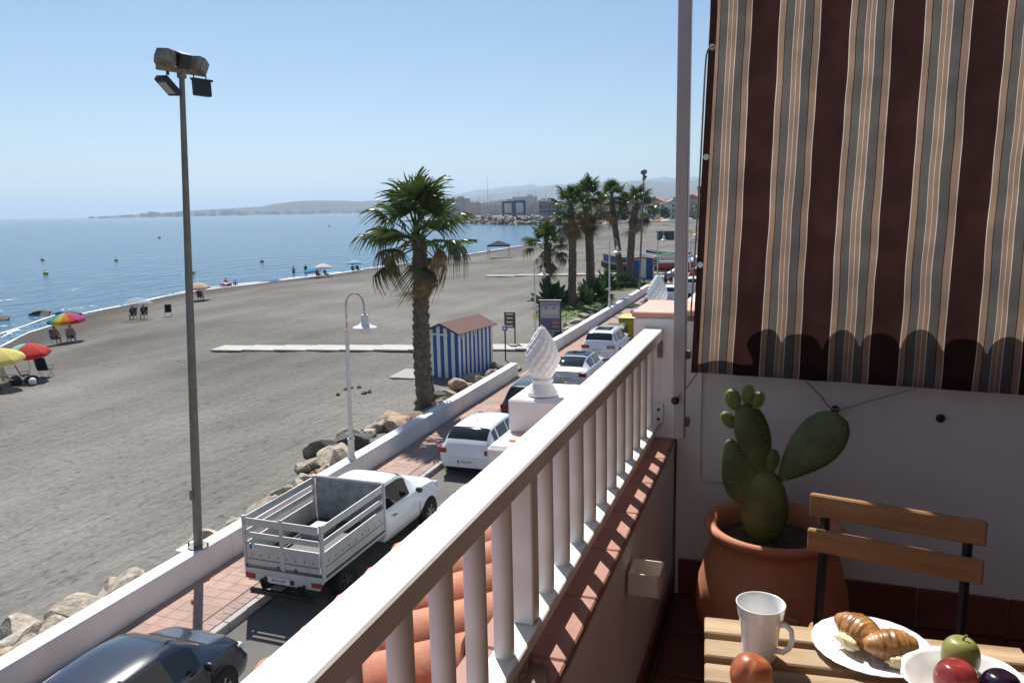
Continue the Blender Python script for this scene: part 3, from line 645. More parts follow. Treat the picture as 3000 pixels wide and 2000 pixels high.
# ================================================================== VEHICLES
m_carwhite = mat('white_car_paint', (.76,.77,.78), .28, .03, 3, coat=.6); m_carnavy = mat('navy_car_paint', (.010,.014,.030), .22, .1, 3, coat=.7, spec=.6)
m_carblack = mat('black_car_paint', (.010,.011,.012), .25, .1, 3, coat=.7); m_carred = mat('red_car_paint', (.30,.02,.03), .3, .1, 3, coat=.6); m_cargrey = mat('grey_car_paint', (.10,.11,.12), .3, .1, 3, coat=.6, metal=.3)
m_under = mat('underbody', (.008,.008,.008), .9, .1); m_rim = mat('alloy', (.42,.42,.43), .35, .1, metal=.8); m_trim = mat('grey_trim', (.05,.05,.055), .5, .1)
m_blackroof = mat('black_glass_roof', (.010,.011,.012), .06, .1, spec=.6)
WH_CACHE = {}
def wheel_meshes(r, w, rimm):
    k = (r, w, rimm.name)
    if k not in WH_CACHE:
        ty = MB().lathe([(r*.62,-w/2),(r*.9,-w/2),(r*.98,-w*.38),(r,-w*.2),(r,w*.2),(r*.98,w*.38),(r*.9,w/2),(r*.62,w/2)], n=28, cap=False).mesh('tyre', m_rubber, auto=40)
        rb = MB(); rb.lathe([(r*.64,-w*.3),(r*.64,w*.42),(r*.60,w*.46),(r*.57,w*.40),(r*.55,w*.1),(.02,w*.12)], n=28, cap=False)
        for i in range(7):
            a = 2*math.pi*i/7; rb.box((r*.33*math.cos(a), r*.33*math.sin(a), w*.34), (r*.52,r*.13,w*.14), rot=rotz(a))
        rb.cyl((0,0,w*.2),(0,0,w*.43), r*.13, n=10); WH_CACHE[k] = (ty, rb.mesh('rim', rimm, auto=40))
    return WH_CACHE[k]
def add_wheel(t, x, y, r, w=.21, rimm=None):
    ty, ri = wheel_meshes(r, w, rimm or m_rim); s = 1 if x > 0 else -1
    o = link('wheel', ty, t, (x, y, r), (0, R(90)*s, 0)); link('rim', ri, o); return o
def ring_at(st, y):
    c = [float(pchip([q[0] for q in st], [q[k] for q in st], y)) for k in range(1, 8)]
    zs, zb, zt, ws, wm, wb, wr = c; h = zt-zb
    return [(0,zs),(ws*.92,zs),(ws,zs+.06),(wm*.995,zs+(zb-zs)*.35),(wm,zs+(zb-zs)*.6),(wb+.012,zb-.06),(wb,zb-.015),(wb-.03,zb+.012*(h>.1)),(wr+.012,zb+h*.80),(wr-.02,zb+h*.905),(wr-.10,zb+h*.965),(wr*.5,zt-.006),(0,zt)]
KG = 7                                          # ring segment of the side glass; >=9 counts as top
def car(name, label, st, paint, loc, rz=0, glass=None, ws=(0,0), rw=(0,0), side=(), wheels=(), wr=.32, group=None, lights=(), plate=None, roofpaint=None, roofspan=None, mirrors=None, seams=(), handles=(), skip_arch=False):
    t = thing(name, label, 'car', loc, rz, group); y0, y1 = st[0][0], st[-1][0]
    brk = {y0, y1, *ws, *rw, *(v for s_ in side for v in s_)}
    if roofspan: brk |= set(roofspan)
    brk = {b for b in brk if y0 <= b <= y1}
    ys = sorted(set(np.round(np.linspace(y0, y1, 44), 4)) | {round(b, 4) for b in brk}); rings = [ring_at(st, y) for y in ys]; n = len(rings[0])
    def cls(ym, k):
        if k == KG and any(a < ym < b for a, b in side): return 'side_window'
        if k >= 9 and ws[0] < ym < ws[1]: return 'windscreen'
        if k >= 9 and rw[0] < ym < rw[1]: return 'rear_window'
        if roofspan and k >= 9 and roofspan[0] < ym < roofspan[1]: return 'roof_panel'
        return 'under' if k == 0 else 'body'
    P = {}
    for i in range(len(ys)-1):
        for k in range(n-1):
            c = cls((ys[i]+ys[i+1])/2, k); 
            for s in (1, -1):
                key = c if c != 'side_window' else (c, s, next(j for j, (a, b) in enumerate(side) if a < (ys[i]+ys[i+1])/2 < b))
                q = [(s*rings[i][k][0], ys[i], rings[i][k][1]), (s*rings[i+1][k][0], ys[i+1], rings[i+1][k][1]), (s*rings[i+1][k+1][0], ys[i+1], rings[i+1][k+1][1]), (s*rings[i][k+1][0], ys[i], rings[i][k+1][1])]
                P.setdefault(key, []).append(q if s > 0 else q[::-1])
    for e, fl in ((0, 1), (-1, 0)):                # end caps
        rr = rings[e]; yy = ys[e]; poly = [(x, yy, z) for x, z in rr]+[(-x, yy, z) for x, z in rr[-2:0:-1]]
        P['body'].append(poly if fl else poly[::-1])
    for key, quads in P.items():
        idx = {}; V = []; F = []
        for q in quads:
            f = []
            for p_ in q:
                kk = tuple(round(v, 4) for v in p_)
                if kk not in idx: idx[kk] = len(V); V.append(p_)
                if not f or f[-1] != idx[kk]: f.append(idx[kk])
            if len(set(f)) > 2: F.append(tuple(dict.fromkeys(f)))
        nm = key if isinstance(key, str) else key[0]
        m = {'body': paint, 'under': m_under, 'roof_panel': roofpaint or m_blackroof}.get(nm, glass or m_glass)
        MB().add(V, F).build({'under': 'underbody'}.get(nm, nm), m, t, auto=38)
    W = max(q[5] for q in st)
    for y in wheels:
        for s in (1, -1):
            MB().lathe([(.01,0),(wr*1.16,0),(wr*1.18,.012),(wr*1.16,.02),(.01,.02)], n=28).build('wheel_arch', m_under, t, smooth=False).matrix_basis = mw((s*(W-.018), y, wr*1.04), Matrix.Rotation(R(90)*s, 3, 'Y'))
            add_wheel(t, s*(W-.075), y, wr)
    for nm, c, d, m in lights: MB().box(c, d, bev=.015).build(nm, m, t)
    if plate:
        py, pz, txt = plate; po = MB().box((0,py,pz), (.52,.014,.11)).build('number_plate', m_plate, t)
        MB().box((-.24,py-.009,pz), (.04,.004,.105)).build('country_band', m_blue_ink, po); text_part('characters', txt, .085, m_ink, po, mw((.015,py-.010,pz), ROT_BACK))
    if mirrors:
        my, mz = mirrors
        for s in (1, -1): MB().blob((s*(W+.09), my, mz), (.10,.055,.075), 3, .05).build('mirror', m_black if paint is not m_carwhite else m_trim, t, smooth=True)
    for y in seams:
        for s in (1, -1): MB().box((s*(W+.001), y, .62), (.006,.012,.50)).build('door_seam', m_under, t)
    for y, z in handles:
        for s in (1, -1): MB().box((s*(W-.002), y, z), (.03,.17,.028), bev=.006).build('door_handle', m_trim, t)
    return t
# station: y, sill z, belt z, top z, half widths: sill, middle, belt, roof edge
HATCH = [(0,.30,.86,.93,.72,.80,.70,.55),(.05,.22,.90,1.00,.78,.86,.78,.68),(.30,.20,.96,1.27,.82,.88,.80,.66),(.62,.19,.97,1.42,.84,.89,.81,.63),(1.2,.19,.96,1.455,.85,.89,.82,.62),(2.0,.19,.94,1.45,.85,.89,.82,.62),(2.5,.19,.93,1.40,.85,.89,.82,.60),(3.05,.19,.92,1.06,.85,.89,.80,.60),(3.3,.19,.90,.99,.85,.89,.78,.58),(3.8,.2,.82,.90,.83,.87,.74,.52),(4.0,.24,.68,.78,.76,.80,.64,.45),(4.06,.32,.56,.62,.66,.70,.56,.40)]
def hatch(label, loc, rz=0, paint=None, plate='7183 LZM'):
    return car('parked_hatchback', label, HATCH, paint or m_carwhite, loc, rz, ws=(2.42,3.08), rw=(.16,.58), side=((.52,.85),(.93,1.72),(1.78,2.72)), wheels=(.78,3.30), wr=.31,
        lights=(('tail_light',(.74,.05,.80),(.24,.16,.15),m_red),('tail_light',(-.74,.05,.80),(.24,.16,.15),m_red),('badge',(0,.012,.78),(.09,.02,.09),m_chrome),('bumper_line',(0,.004,.60),(1.2,.012,.012),m_trim),('aerial',(0,1.05,1.50),(.012,.02,.12),m_black),('headlight',(.62,3.86,.70),(.3,.2,.12),m_lamp),('headlight',(-.62,3.86,.70),(.3,.2,.12),m_lamp)),
        plate=(-.006,.47,plate), mirrors=(2.62,.98), seams=(1.75,2.75), handles=((1.02,.84),(1.95,.82)))
hatch('white hatchback with number plate parked behind the truck', (-8.95,20.95,0))
hatch('roof of a white car just showing above the railing', (-6.62,14.6,0), plate='4412 KVB')
SUV = [(0,.34,.98,1.06,.76,.84,.74,.58),(.05,.26,1.02,1.14,.82,.90,.82,.72),(.28,.24,1.08,1.42,.86,.94,.85,.70),(.55,.23,1.08,1.60,.88,.95,.86,.66),(1.2,.23,1.07,1.655,.89,.95,.86,.67),(2.2,.23,1.05,1.65,.89,.95,.86,.67),(2.75,.23,1.04,1.58,.89,.95,.86,.64),(3.35,.23,1.02,1.17,.89,.95,.84,.66),(3.7,.23,1.0,1.09,.89,.95,.82,.64),(4.3,.25,.92,1.0,.87,.93,.78,.58),(4.55,.28,.74,.84,.80,.86,.68,.48),(4.64,.36,.60,.68,.70,.74,.58,.42)]
def suv(label, loc, rz=0, paint=None, plate='8841 JTR', extra=()):
    return car('parked_suv', label, SUV, paint or m_carwhite, loc, rz, ws=(2.66,3.36), rw=(.14,.50), side=((.46,.98),(1.06,1.95),(2.02,2.98)), wheels=(.92,3.78), wr=.36,
        lights=(('tail_light',(.66,.045,.93),(.42,.14,.16),m_red),('tail_light',(-.66,.045,.93),(.42,.14,.16),m_red),('bumper_line',(0,.004,.62),(1.3,.012,.03),m_trim),('roof_bar',(.60,1.6,1.68),(.03,2.0,.03),m_chrome),('roof_bar',(-.60,1.6,1.68),(.03,2.0,.03),m_chrome),('headlight',(.66,4.38,.80),(.3,.2,.12),m_lamp),('headlight',(-.66,4.38,.80),(.3,.2,.12),m_lamp))+extra,
        plate=(-.006,.78,plate), mirrors=(2.95,1.08), seams=(2.0,3.0), handles=((1.15,.93),(2.2,.92)))
suv('black estate car half hidden behind the pine cone finial', (-8.75,25.9,0), paint=m_carblack, plate='2057 HKD')
suv('white estate car with a dark sunroof and red tail lights', (-8.95,38.6,0), plate='8841 JTR', extra=(('sunroof',(0,1.55,1.648),(.86,1.1,.03),m_blackroof),))
SALOON = [(0,.34,.90,.98,.74,.82,.72,.60),(.05,.24,.94,1.02,.80,.88,.80,.62),(.45,.21,.96,1.06,.85,.91,.82,.60),(.95,.20,.96,1.30,.86,.92,.83,.58),(1.5,.20,.95,1.42,.87,.92,.83,.58),(2.2,.20,.94,1.45,.87,.92,.83,.60),(2.75,.20,.93,1.39,.87,.92,.83,.59),(3.35,.20,.91,1.04,.87,.92,.81,.62),(3.65,.20,.89,.98,.87,.92,.80,.60),(4.2,.22,.82,.89,.85,.90,.76,.54),(4.45,.26,.68,.77,.79,.83,.66,.46),(4.54,.34,.56,.62,.68,.72,.56,.40)]
def saloon(label, loc, rz=0, paint=None, roof=False, plate='6630 LCN', fwd=False):
    sh = dict(zip((2.2,2.75,3.35,3.65,4.2),(2.55,3.15,3.78,3.98,4.30))) if fwd else {}; k = .40 if fwd else 0
    return car('parked_saloon', label, [(sh.get(q[0], q[0]), *q[1:]) for q in SALOON], paint or m_carwhite, loc, rz, ws=(2.68+k,3.40+k), rw=(.52,1.34), side=((1.02,1.86+k*.6),(1.93+k*.6,2.98+k)), wheels=(.92,3.68), wr=.33, roofspan=(1.42,2.6) if roof else None,
        lights=(('tail_light',(.70,.05,.82),(.34,.14,.15),m_red),('tail_light',(-.70,.05,.82),(.34,.14,.15),m_red),('bumper_line',(0,.004,.58),(1.2,.012,.02),m_trim),('headlight',(.64,4.30,.70),(.3,.22,.12),m_lamp),('headlight',(-.64,4.30,.70),(.3,.22,.12),m_lamp)),
        plate=(-.006,.66,plate), mirrors=(2.92+k,.98), seams=(1.9+k*.6,3.05+k), handles=((1.2,.84),(2.2+k*.5,.82)))
saloon('white saloon with a dark glass roof parked behind the black estate car', (-8.85,32.2,0), roof=True)
saloon('dark navy saloon parked by the sea wall at the bottom left', (-9.38,5.75,0), paint=m_carnavy, plate='1379 GMX', fwd=True)
# far traffic
saloon('dark saloon parked beyond the bins', (-9.0,54.6,0), paint=m_cargrey, plate='5172 FBD'); suv('white pickup shaped car beside the far pine cone finial', (-8.6,61.8,0), plate='9004 KPL')
suv('white off road car seen between the slim post and the blind', (-7.6,69.5,0), plate='3316 HJW'); hatch('red hatchback far down the street by the post', (-8.7,82.5,0), paint=m_carred, plate='2248 JYK')
saloon('small dark car far down the street', (-9.0,90,0), paint=m_cargrey, plate='7715 LBF')
# ------------------------------------------------------------------ dropside truck
m_alu = mat('dull_aluminium', (.52,.52,.50), .5, .12, 3, bump=.1, bscale=8, metal=.25); m_aluin = mat('worn_aluminium', (.30,.31,.32), .6, .35, 5, metal=.3)
m_green = mat('green_stripe', (.02,.14,.10), .5, .1)
tk = thing('dropside_truck', 'white cab truck with an open slatted aluminium cargo body', 'truck', (-9.36,12.42,0), R(-.6))
hw, L, z0, zt = .93, 2.55, .82, 1.93
MB().box((0,L/2,z0+.06), (2*hw,L,.12), bev=.01).build('bed_floor', m_trim, tk)
for s in (1, -1):
    x = s*(hw-.012)
    sd = MB().box((x,L/2,z0+.30), (.028,L-.12,.50), bev=.004).build('side_panel', m_alu, tk)
    MB().box((x+s*.0155,L/2,z0+.235), (.003,L-.14,.018)).build('stripe', m_green, sd)
    for k in range(9): MB().box((x+s*.017,.22+.26*k,z0+.33), (.008,.014,.045)).build('hook', m_trim, sd)
    MB().box((x,L/2,1.56), (.026,L-.12,.12), bev=.004).build('side_slat', m_alu, tk); MB().box((x,L/2,1.84), (.026,L-.12,.16), bev=.004).build('side_slat', m_alu, tk)
    for y in (.035, L-.035): MB().box((x,y,(z0+zt)/2), (.07,.07,zt-z0+.05), bev=.008).build('corner_post', m_alu, tk)
    MB().box((x-s*.0,L/2,z0-.03), (.05,L,.05)).build('side_rail', m_alu, tk)
tg = MB().box((0,.014,z0+.31), (2*hw-.14,.028,.50), bev=.004).build('tailgate', m_alu, tk); MB().box((0,-.0025,z0+.235), (2*hw-.18,.004,.018)).build('stripe', m_green, tg)
for k in range(8): MB().box((-.74+.21*k,-.003,z0+.33), (.014,.008,.045)).build('hook', m_trim, tg)
for x in (-.12, .30): MB().box((x,-.006,z0+.12), (.05,.012,.06)).build('latch', m_trim, tg)
stk = MB().box((-.70,-.003,z0+.49), (.17,.005,.10)).build('sticker', m_plate, tg); MB().box((-.755,-.006,z0+.49), (.045,.004,.10)).build('sticker_band', m_blue_ink, stk); text_part('sticker_letters', 'TO', .08, m_blue_ink, stk, mw((-.675,-.0065,z0+.49), ROT_BACK))
for z, h in ((1.56,.12),(1.84,.16)): MB().box((0,.014,z), (2*hw-.14,.026,h), bev=.004).build('tail_slat', m_alu, tk)
MB().box((0,-.004,(z0+zt)/2+.05), (.09,.022,zt-z0-.02), bev=.005).build('tail_post', m_alu, tk)
MB().box((0,.0,z0-.02), (2*hw,.05,.13), bev=.006).build('rear_beam', m_alu, tk)
MB().box((0,L-.02,1.40), (2*hw-.14,.03,1.14), bev=.004).build('bulkhead', m_aluin, tk); MB().box((0,L-.02,zt+.01), (2*hw+.02,.06,.06), bev=.01).build('bulkhead_rail', m_alu, tk)
for s in (1, -1): MB().box((s*.79,-.03,z0-.12), (.24,.05,.10), bev=.01).build('tail_light', m_red, tk)
MB().box((0,-.012,z0-.14), (1.7,.05,.16)).build('rear_board', m_alu, tk)
po = MB().box((-.10,-.045,z0-.14), (.52,.012,.11)).build('number_plate', m_plate, tk); text_part('characters', '8576 LSN', .085, m_ink, po, mw((-.10,-.054,z0-.14), ROT_BACK))
for x in (-.42, .22): MB().box((x,-.045,z0-.14), (.07,.03,.09)).build('plate_lamp', m_black, tk)
bu = MB().box((0,-.10,.42), (1.5,.09,.10), bev=.01).build('rear_bumper', m_black, tk)
for x in (-.5, .5): MB().box((x,-.03,.55), (.06,.08,.24), rot=Matrix.Rotation(R(20), 3, 'X')).build('bumper_stay', m_black, bu)
for x in (-.4, .4): MB().box((x,2.4,.55), (.09,4.9,.16)).build('chassis_rail', m_under, tk)
add_wheel(tk, .76, .98, .37, .24, m_trim); add_wheel(tk, -.76, .98, .37, .24, m_trim)
for s in (1, -1):
    MB().box((s*.74,.98,.80), (.30,.95,.02)).build('mudguard', m_under, tk); MB().box((s*.74,.50,.60), (.30,.02,.42), rot=Matrix.Rotation(R(8), 3, 'X')).build('mud_flap', m_under, tk)
sack = MB().blob((.12,.35,z0+.24), (.20,.16,.10), 3, .3).build('white_sack', m_white, tk, smooth=True); MB().box((.45,.40,z0+.22), (.38,.30,.18), bev=.02).build('dark_crate', m_trim, tk); MB().box((-.3,1.7,z0+.20), (.5,.7,.16), bev=.03).build('tool_box', m_aluin, tk)
CAB = [(2.66,.48,1.18,1.70,.80,.88,.82,.62),(2.72,.44,1.19,1.765,.84,.91,.84,.66),(3.1,.42,1.19,1.80,.85,.92,.84,.67),(3.55,.42,1.18,1.79,.86,.92,.84,.66),(3.8,.42,1.17,1.74,.86,.92,.84,.64),(4.5,.42,1.14,1.27,.87,.93,.82,.66),(4.75,.42,1.12,1.19,.87,.93,.80,.66),(5.35,.44,1.04,1.10,.86,.92,.78,.60),(5.55,.46,.92,1.0,.82,.88,.72,.54),(5.62,.52,.78,.86,.72,.76,.62,.46)]
cab = car('cab', 'cab', CAB, m_carwhite, (0,0,0), ws=(3.72,4.52), side=((2.80,3.98),), wheels=(4.80,), wr=.37, mirrors=(4.08,1.26), handles=((3.02,1.02),), seams=(4.28,), lights=(('headlight',(.68,5.45,.92),(.3,.16,.14),m_lamp),('headlight',(-.68,5.45,.92),(.3,.16,.14),m_lamp),('grille',(0,5.60,.80),(.8,.08,.22),m_black)))
for ch_ in list(cab.children):
    ch_.parent = tk
    if ch_.name.startswith('body'): ch_.name = 'cab_body'
bpy.data.objects.remove(cab)
# ------------------------------------------------------------------ bins
def bin_(label, x, y, m, lid, w, d, h, rz=0):
    t = thing('waste_container', label, 'bin', (x, y, 0), rz, 'waste containers')
    MB().box((0,0,h*.46), (w*.86,d*.86,h*.80), taper=1.14).build('tub', m, t)
    V = [(-w/2,-d/2,0),(w/2,-d/2,0),(w/2,d/2,.04),(-w/2,d/2,.04),(-w/2*.8,-d/2*.7,.10),(w/2*.8,-d/2*.7,.10),(w/2*.8,d/2*.7,.14),(-w/2*.8,d/2*.7,.14)]
    MB().add([(a, b, c+h*.86) for a, b, c in V], [(0,3,2,1),(4,5,6,7),(0,1,5,4),(1,2,6,5),(2,3,7,6),(3,0,4,7)]).build('lid', lid, t)
    MB().cyl((-w*.45,-d*.52,h*.80),(w*.45,-d*.52,h*.80), .025, n=8).build('bar', m_steel, t)
    for sx in (-1, 1):
        for sy in (-1, 1): MB().cyl((sx*w*.36-.03,sy*d*.34,.08),(sx*w*.36+.03,sy*d*.34,.08), .08, n=10).build('castor', m_rubber, t)
m_y = mat('yellow_plastic', (.62,.40,.01), .5, .08, 4); m_g = mat('dark_green_plastic', (.025,.05,.035), .5, .1, 4); m_b = mat('dark_blue_plastic', (.012,.018,.03), .5, .1, 4)
bin_('dark green waste container with a rounded lid by the kerb', -9.35, 45.0, m_g, m_g, 1.25, 1.1, 1.20); bin_('yellow recycling container beside the dark bins', -8.75, 46.6, m_y, m_y, 1.35, 1.2, 1.62); bin_('large dark blue waste container right of the yellow one', -8.15, 48.6, m_b, m_b, 1.8, 1.3, 1.85)
# ================================================================== PROMENADE AND BEACH
def bz(x, y): return beach_z(x, y)
# ------------------------------------------------------------------ rocks behind the sea wall
m_rock = mat('limestone_rock', (.29,.245,.185), .9, .4, 2.6, col2=(.50,.445,.36), bump=.7, bscale=7, rnd=.22, bdist=.05)
m_rockd = mat('dark_rock', (.075,.066,.055), .9, .4, 3, bump=.6, bscale=7, rnd=.25, bdist=.05); m_rocko = mat('ochre_rock', (.36,.22,.13), .9, .4, 2.5, col2=(.46,.36,.26), bump=.7, bscale=7, rnd=.2, bdist=.05)
def rockmesh(seed, m):
    mb = MB(); bm = bmesh.new(); bmesh.ops.create_icosphere(bm, subdivisions=3, radius=1); rg = random.Random(seed)
    pl = [(Vector((rg.gauss(0,1), rg.gauss(0,1), rg.gauss(0,1))).normalized(), rg.uniform(.45,.82)) for _ in range(18)]
    for v in bm.verts:
        q = v.co.copy()
        for nn, d in pl:
            e_ = q.dot(nn)-d
            if e_ > 0: q -= nn*e_
        q *= 1.25+.07*mnoise.noise(q*2.2+Vector((seed,0,0)))+.05*mnoise.noise(q*6+Vector((seed,5,0)))
        v.co = q
    bm.verts.index_update(); mb.add([v.co.copy() for v in bm.verts], [[v.index for v in f.verts] for f in bm.faces]); bm.free(); return mb.mesh('rock', m, auto=24)
RK = [rockmesh(i, m_rock) for i in range(6)]+[rockmesh(20+i, m_rocko) for i in range(2)]; RKD = [rockmesh(40+i, m_rockd) for i in range(3)]
def rocks(label, y0, y1, n, x0, x1, s0, s1, seed, dark=.1):
    t = thing('rock_bank', label, 'rocks', (0, 0, 0)); rg = random.Random(seed)
    for i in range(n):
        y = y0+(y1-y0)*(i+rg.random())/n; x = rg.uniform(x0, x1); s = rg.uniform(s0, s1)*(.75 if rg.random() < .4 else 1)
        me = rg.choice(RKD) if rg.random() < dark else rg.choice(RK)
        o = link('rock', me, t, (x, y, bz(x, y)+s*.22)); o.rotation_euler = (rg.uniform(-.4,.4), rg.uniform(-.4,.4), rg.uniform(0,6.3)); o.scale = (s*rg.uniform(.85,1.35), s*rg.uniform(.8,1.2), s*rg.uniform(.55,.8))
    return t
rk = rocks('row of pale boulders along the near sea wall below the beach', 5.5, 20.5, 58, -13.15, -12.6, .30, .56, 1)
for x, y, s in ((-13.25,9.6,.55),(-13.2,10.9,.58),(-13.4,8.5,.45),(-13.0,7.3,.5),(-13.1,6.2,.5),(-13.9,10.2,.5),(-13.2,12.0,.55),(-13.0,14.6,.6),(-13.1,15.6,.45),(-12.95,16.6,.55),(-13.2,17.6,.5),(-13.0,18.5,.55),(-14.0,8.0,.45),(-13.6,5.4,.6)):
    o = link('rock', random.choice(RK[:6]), rk, (x, y, bz(x,y)+s*.25)); o.scale = (s*1.1, s, s*.62); o.rotation_euler = (.2,.1,random.uniform(0,6))
rk2 = rocks('heap of pale boulders around the lamp post and the near palm foot', 19.5, 28.5, 34, -14.6, -12.7, .30, .62, 2)
for x, y, s, me in ((-12.95,20.6,.78,RK[1]),(-13.2,19.6,.42,RK[6])):
    o = link('rock', me, rk2, (x, y, bz(x,y)+s*.35)); o.scale = (s, s*.9, s*.8); o.rotation_euler = (.1,.15,2.2)
rocks('pale boulders between the striped hut and the sea wall', 28.5, 37.0, 26, -14.0, -12.75, .25, .55, 3)
rocks('small dark stones on the sand by the lamp post', 30.0, 31.6, 6, -19.2, -17.6, .10, .24, 4, 1)
rocks('stones strewn along the wall beyond the beach opening', 42.5, 64, 46, -14.2, -12.7, .22, .5, 5, .25)
for i, (x, y, s) in enumerate(((-70.9,54.2,1.1),(-70.2,57.8,1.2),(-69.2,57.5,.9),(-67.5,58.3,1.3),(-66.3,58.0,1.1),(-62.0,55.3,.45),(-71.6,58.6,.7))):
    o = link('sea_rock', RKD[i % 3], None, (x, y, SEA_Z+.02), (0,0,i*1.3)); o.scale = (s*.85, s*.6, s*.36)
    tag(o, ['dark rock in the shallows at the left picture edge','long dark rock left of the rainbow umbrella','low dark rock beside the long one','tall dark rock in the surf above the rainbow umbrella','dark rock nearest the rainbow umbrella top','small pale brown stone on the wet sand','small dark rock farthest out in the shallows'][i], 'rock', 'rocks in the shallows')
# ------------------------------------------------------------------ street lamps
m_lampw = mat('weathered_white_paint', (.66,.63,.57), .5, .12, 6, col2=(.74,.72,.68)); m_lrust = mat('rusty_paint', (.42,.32,.24), .7, .4, 12, col2=(.66,.62,.56)); m_globe = mat('clear_globe', (.62,.62,.58), .1, .05, spec=.6, alpha=.35)
def street_lamp(label, loc, rz=0, lean=0):
    t = thing('street_lamp', label, 'street lamp', loc, rz, 'gooseneck street lamps'); t.rotation_euler = (0, lean, rz)
    MB().lathe([(.13,0),(.13,.05),(.10,.09),(.095,.55),(.11,.58),(.11,.62),(.07,.66),(.062,1.5),(.055,3.9)], n=16).build('pole', m_lampw, t, auto=40)
    MB().tube([(0,0,3.88),(0,0,4.55)]+[(.27-.27*math.cos(a), 0, 4.62+.34*math.sin(a)) for a in np.linspace(.1, math.pi-.15, 14)]+[(.56,0,4.42)], .030, 8).build('gooseneck', m_lrust, t, smooth=True)
    MB().lathe([(.03,4.44),(.045,4.43),(.05,4.36),(.10,4.34),(.115,4.22),(.10,4.08),(.12,4.06)], c=(.56,0,0), n=16).build('housing', m_lampw, t, auto=40)
    MB().lathe([(.10,4.16),(.13,4.10),(.20,4.03),(.34,3.985),(.345,3.975),(.20,4.01),(.12,4.06)], c=(.56,0,0), n=24, cap=False).build('shade', m_white, t, auto=50)
    MB().lathe([(.17,4.0),(.18,3.95),(.16,3.87),(.10,3.80),(.02,3.77)], c=(.56,0,0), n=20, cap=False).build('globe', m_globe, t, smooth=True); return t
street_lamp('gooseneck street lamp with white shade standing on the wall left of the near palm', (-12.08,19.64,.73), R(8), R(1.2))
street_lamp('gooseneck street lamp beside the information board', (-14.45,45.4,.0), R(8)); street_lamp('gooseneck street lamp in front of the tall palm row', (-12.12,56.0,.73), R(8)); street_lamp('gooseneck street lamp near the stranded boats', (-12.12,78.5,.6), R(8))
street_lamp('gooseneck street lamp seen between the slim post and the blind', (-10.45,92.0,.6), R(8))
# ------------------------------------------------------------------ floodlight masts
m_mast = mat('grey_mast', (.15,.135,.115), .55, .12, 4, col2=(.20,.18,.155)); m_flood = mat('weathered_lamp_case', (.22,.19,.10), .6, .4, 8, col2=(.30,.28,.22)); m_lens = mat('floodlight_glass', (.30,.31,.33), .1, .1)
def mast(label, loc, top, rz=0, full=True):
    t = thing('floodlight_mast', label, 'floodlight', loc, 0, 'floodlight masts'); d = Vector(top)-Vector(loc); h = d.length
    t.rotation_mode = 'QUATERNION'; t.rotation_quaternion = d.to_track_quat('Z', 'Y') @ Matrix.Rotation(rz, 3, 'Z').to_quaternion()
    MB().lathe([(.22,0),(.22,.03),(.096,.04),(.094,h*.2),(.075,h*.6),(.052,h)], n=20).build('pole', m_mast, t, auto=40)
    if full:
        for a in (.6, 2.2, 3.8, 5.4): MB().cyl((.21*math.cos(a),.21*math.sin(a),.03),(.21*math.cos(a),.21*math.sin(a),.10), .02, n=8).build('anchor_bolt', m_black, t)
        MB().box((-.125,0,1.25), (.03,.10,.24), bev=.005).build('inspection_hatch', m_mast, t)
    ar = MB().box((0,0,h+.02), (1.05,.07,.10)).build('cross_arm', m_rust, t)
    MB().cyl((0,0,h-.12),(0,0,h+.06), .09, n=12).build('collar', m_rust, t)
    def case(x, z, yw, w, m, dark=False, pitch=35):
        fr = Matrix.Rotation(yw, 3, 'Z') @ Matrix.Rotation(R(pitch), 3, 'X')
        prof = [(-w/2,-.11),(w/2,-.11),(w/2,.11),(-w/2,.11)]
        mb = MB(); V = []
        for yy, k in ((-.17,1.0),(.0,.98),(.11,.68),(.12,.66)): V += [fr @ Vector((px*k, yy, pz*k*1.25))+Vector((x, 0, z)) for px, pz in prof]
        mb.add(V, [(3,2,1,0),(12,13,14,15)]+[(j*4+i, j*4+(i+1)%4, j*4+4+(i+1)%4, j*4+4+i) for j in range(3) for i in range(4)])
        o = mb.build('floodlight', m, t); q = fr @ Vector((0,-.173,0))+Vector((x,0,z)); MB().box(q, (w*.86,.006,.22), rot=fr).build('lens', m_lens if not dark else m_black, o)
        MB().tube([Vector((x,0,z))+fr @ Vector((w/2+.01,0,0)), (x+w*.3, 0, h+.05), ], .014, 6).build('bracket', m_black, o)
    case(-.36, h+.24, R(118), .36, m_flood); case(.34, h+.20, R(-62+180), .32, m_flood); case(-.04, h+.24, R(10), .28, m_black, True, 20)
    fr = Matrix.Rotation(R(100), 3, 'Z') @ Matrix.Rotation(R(-52), 3, 'X')
    o = MB().box((-.30,0,h-.30), (.30,.12,.46), rot=fr, bev=.02).build('floodlight', m_black, t); MB().box(Vector((-.30,0,h-.30))+fr @ Vector((0,.062,0)), (.2,.006,.30), rot=fr).build('lens', m_lens, o); MB().tube([(-.30,0,h-.1),(-.30,0,h+.0)], .03, 6).build('bracket', m_black, o)
    o = MB().box((.40,-.06,h-.26), (.38,.12,.32), rot=Matrix.Rotation(R(-6), 3, 'X'), bev=.015).build('floodlight', m_black, t); MB().box((.40,-.06,h-.105), (.43,.14,.04)).build('hood', m_black, o)
    for x in (.26, .54): MB().tube([(x,0,h-.1),(x,0,h+.0)], .012, 6).build('bracket', m_black, o)
    return t
mast('tall grey floodlight mast rising from the near sea wall at left', (-12.14,13.17,.73), (-11.40,13.10,10.78), R(-10))
mast('floodlight mast on the wall beyond the tall palms', (-12.14,68.3,.73), (-11.78,68.3,10.6), R(20), False); mast('far floodlight mast between the slim post and the blind', (-10.9,104,.5), (-10.75,104,9.9), R(40), False)
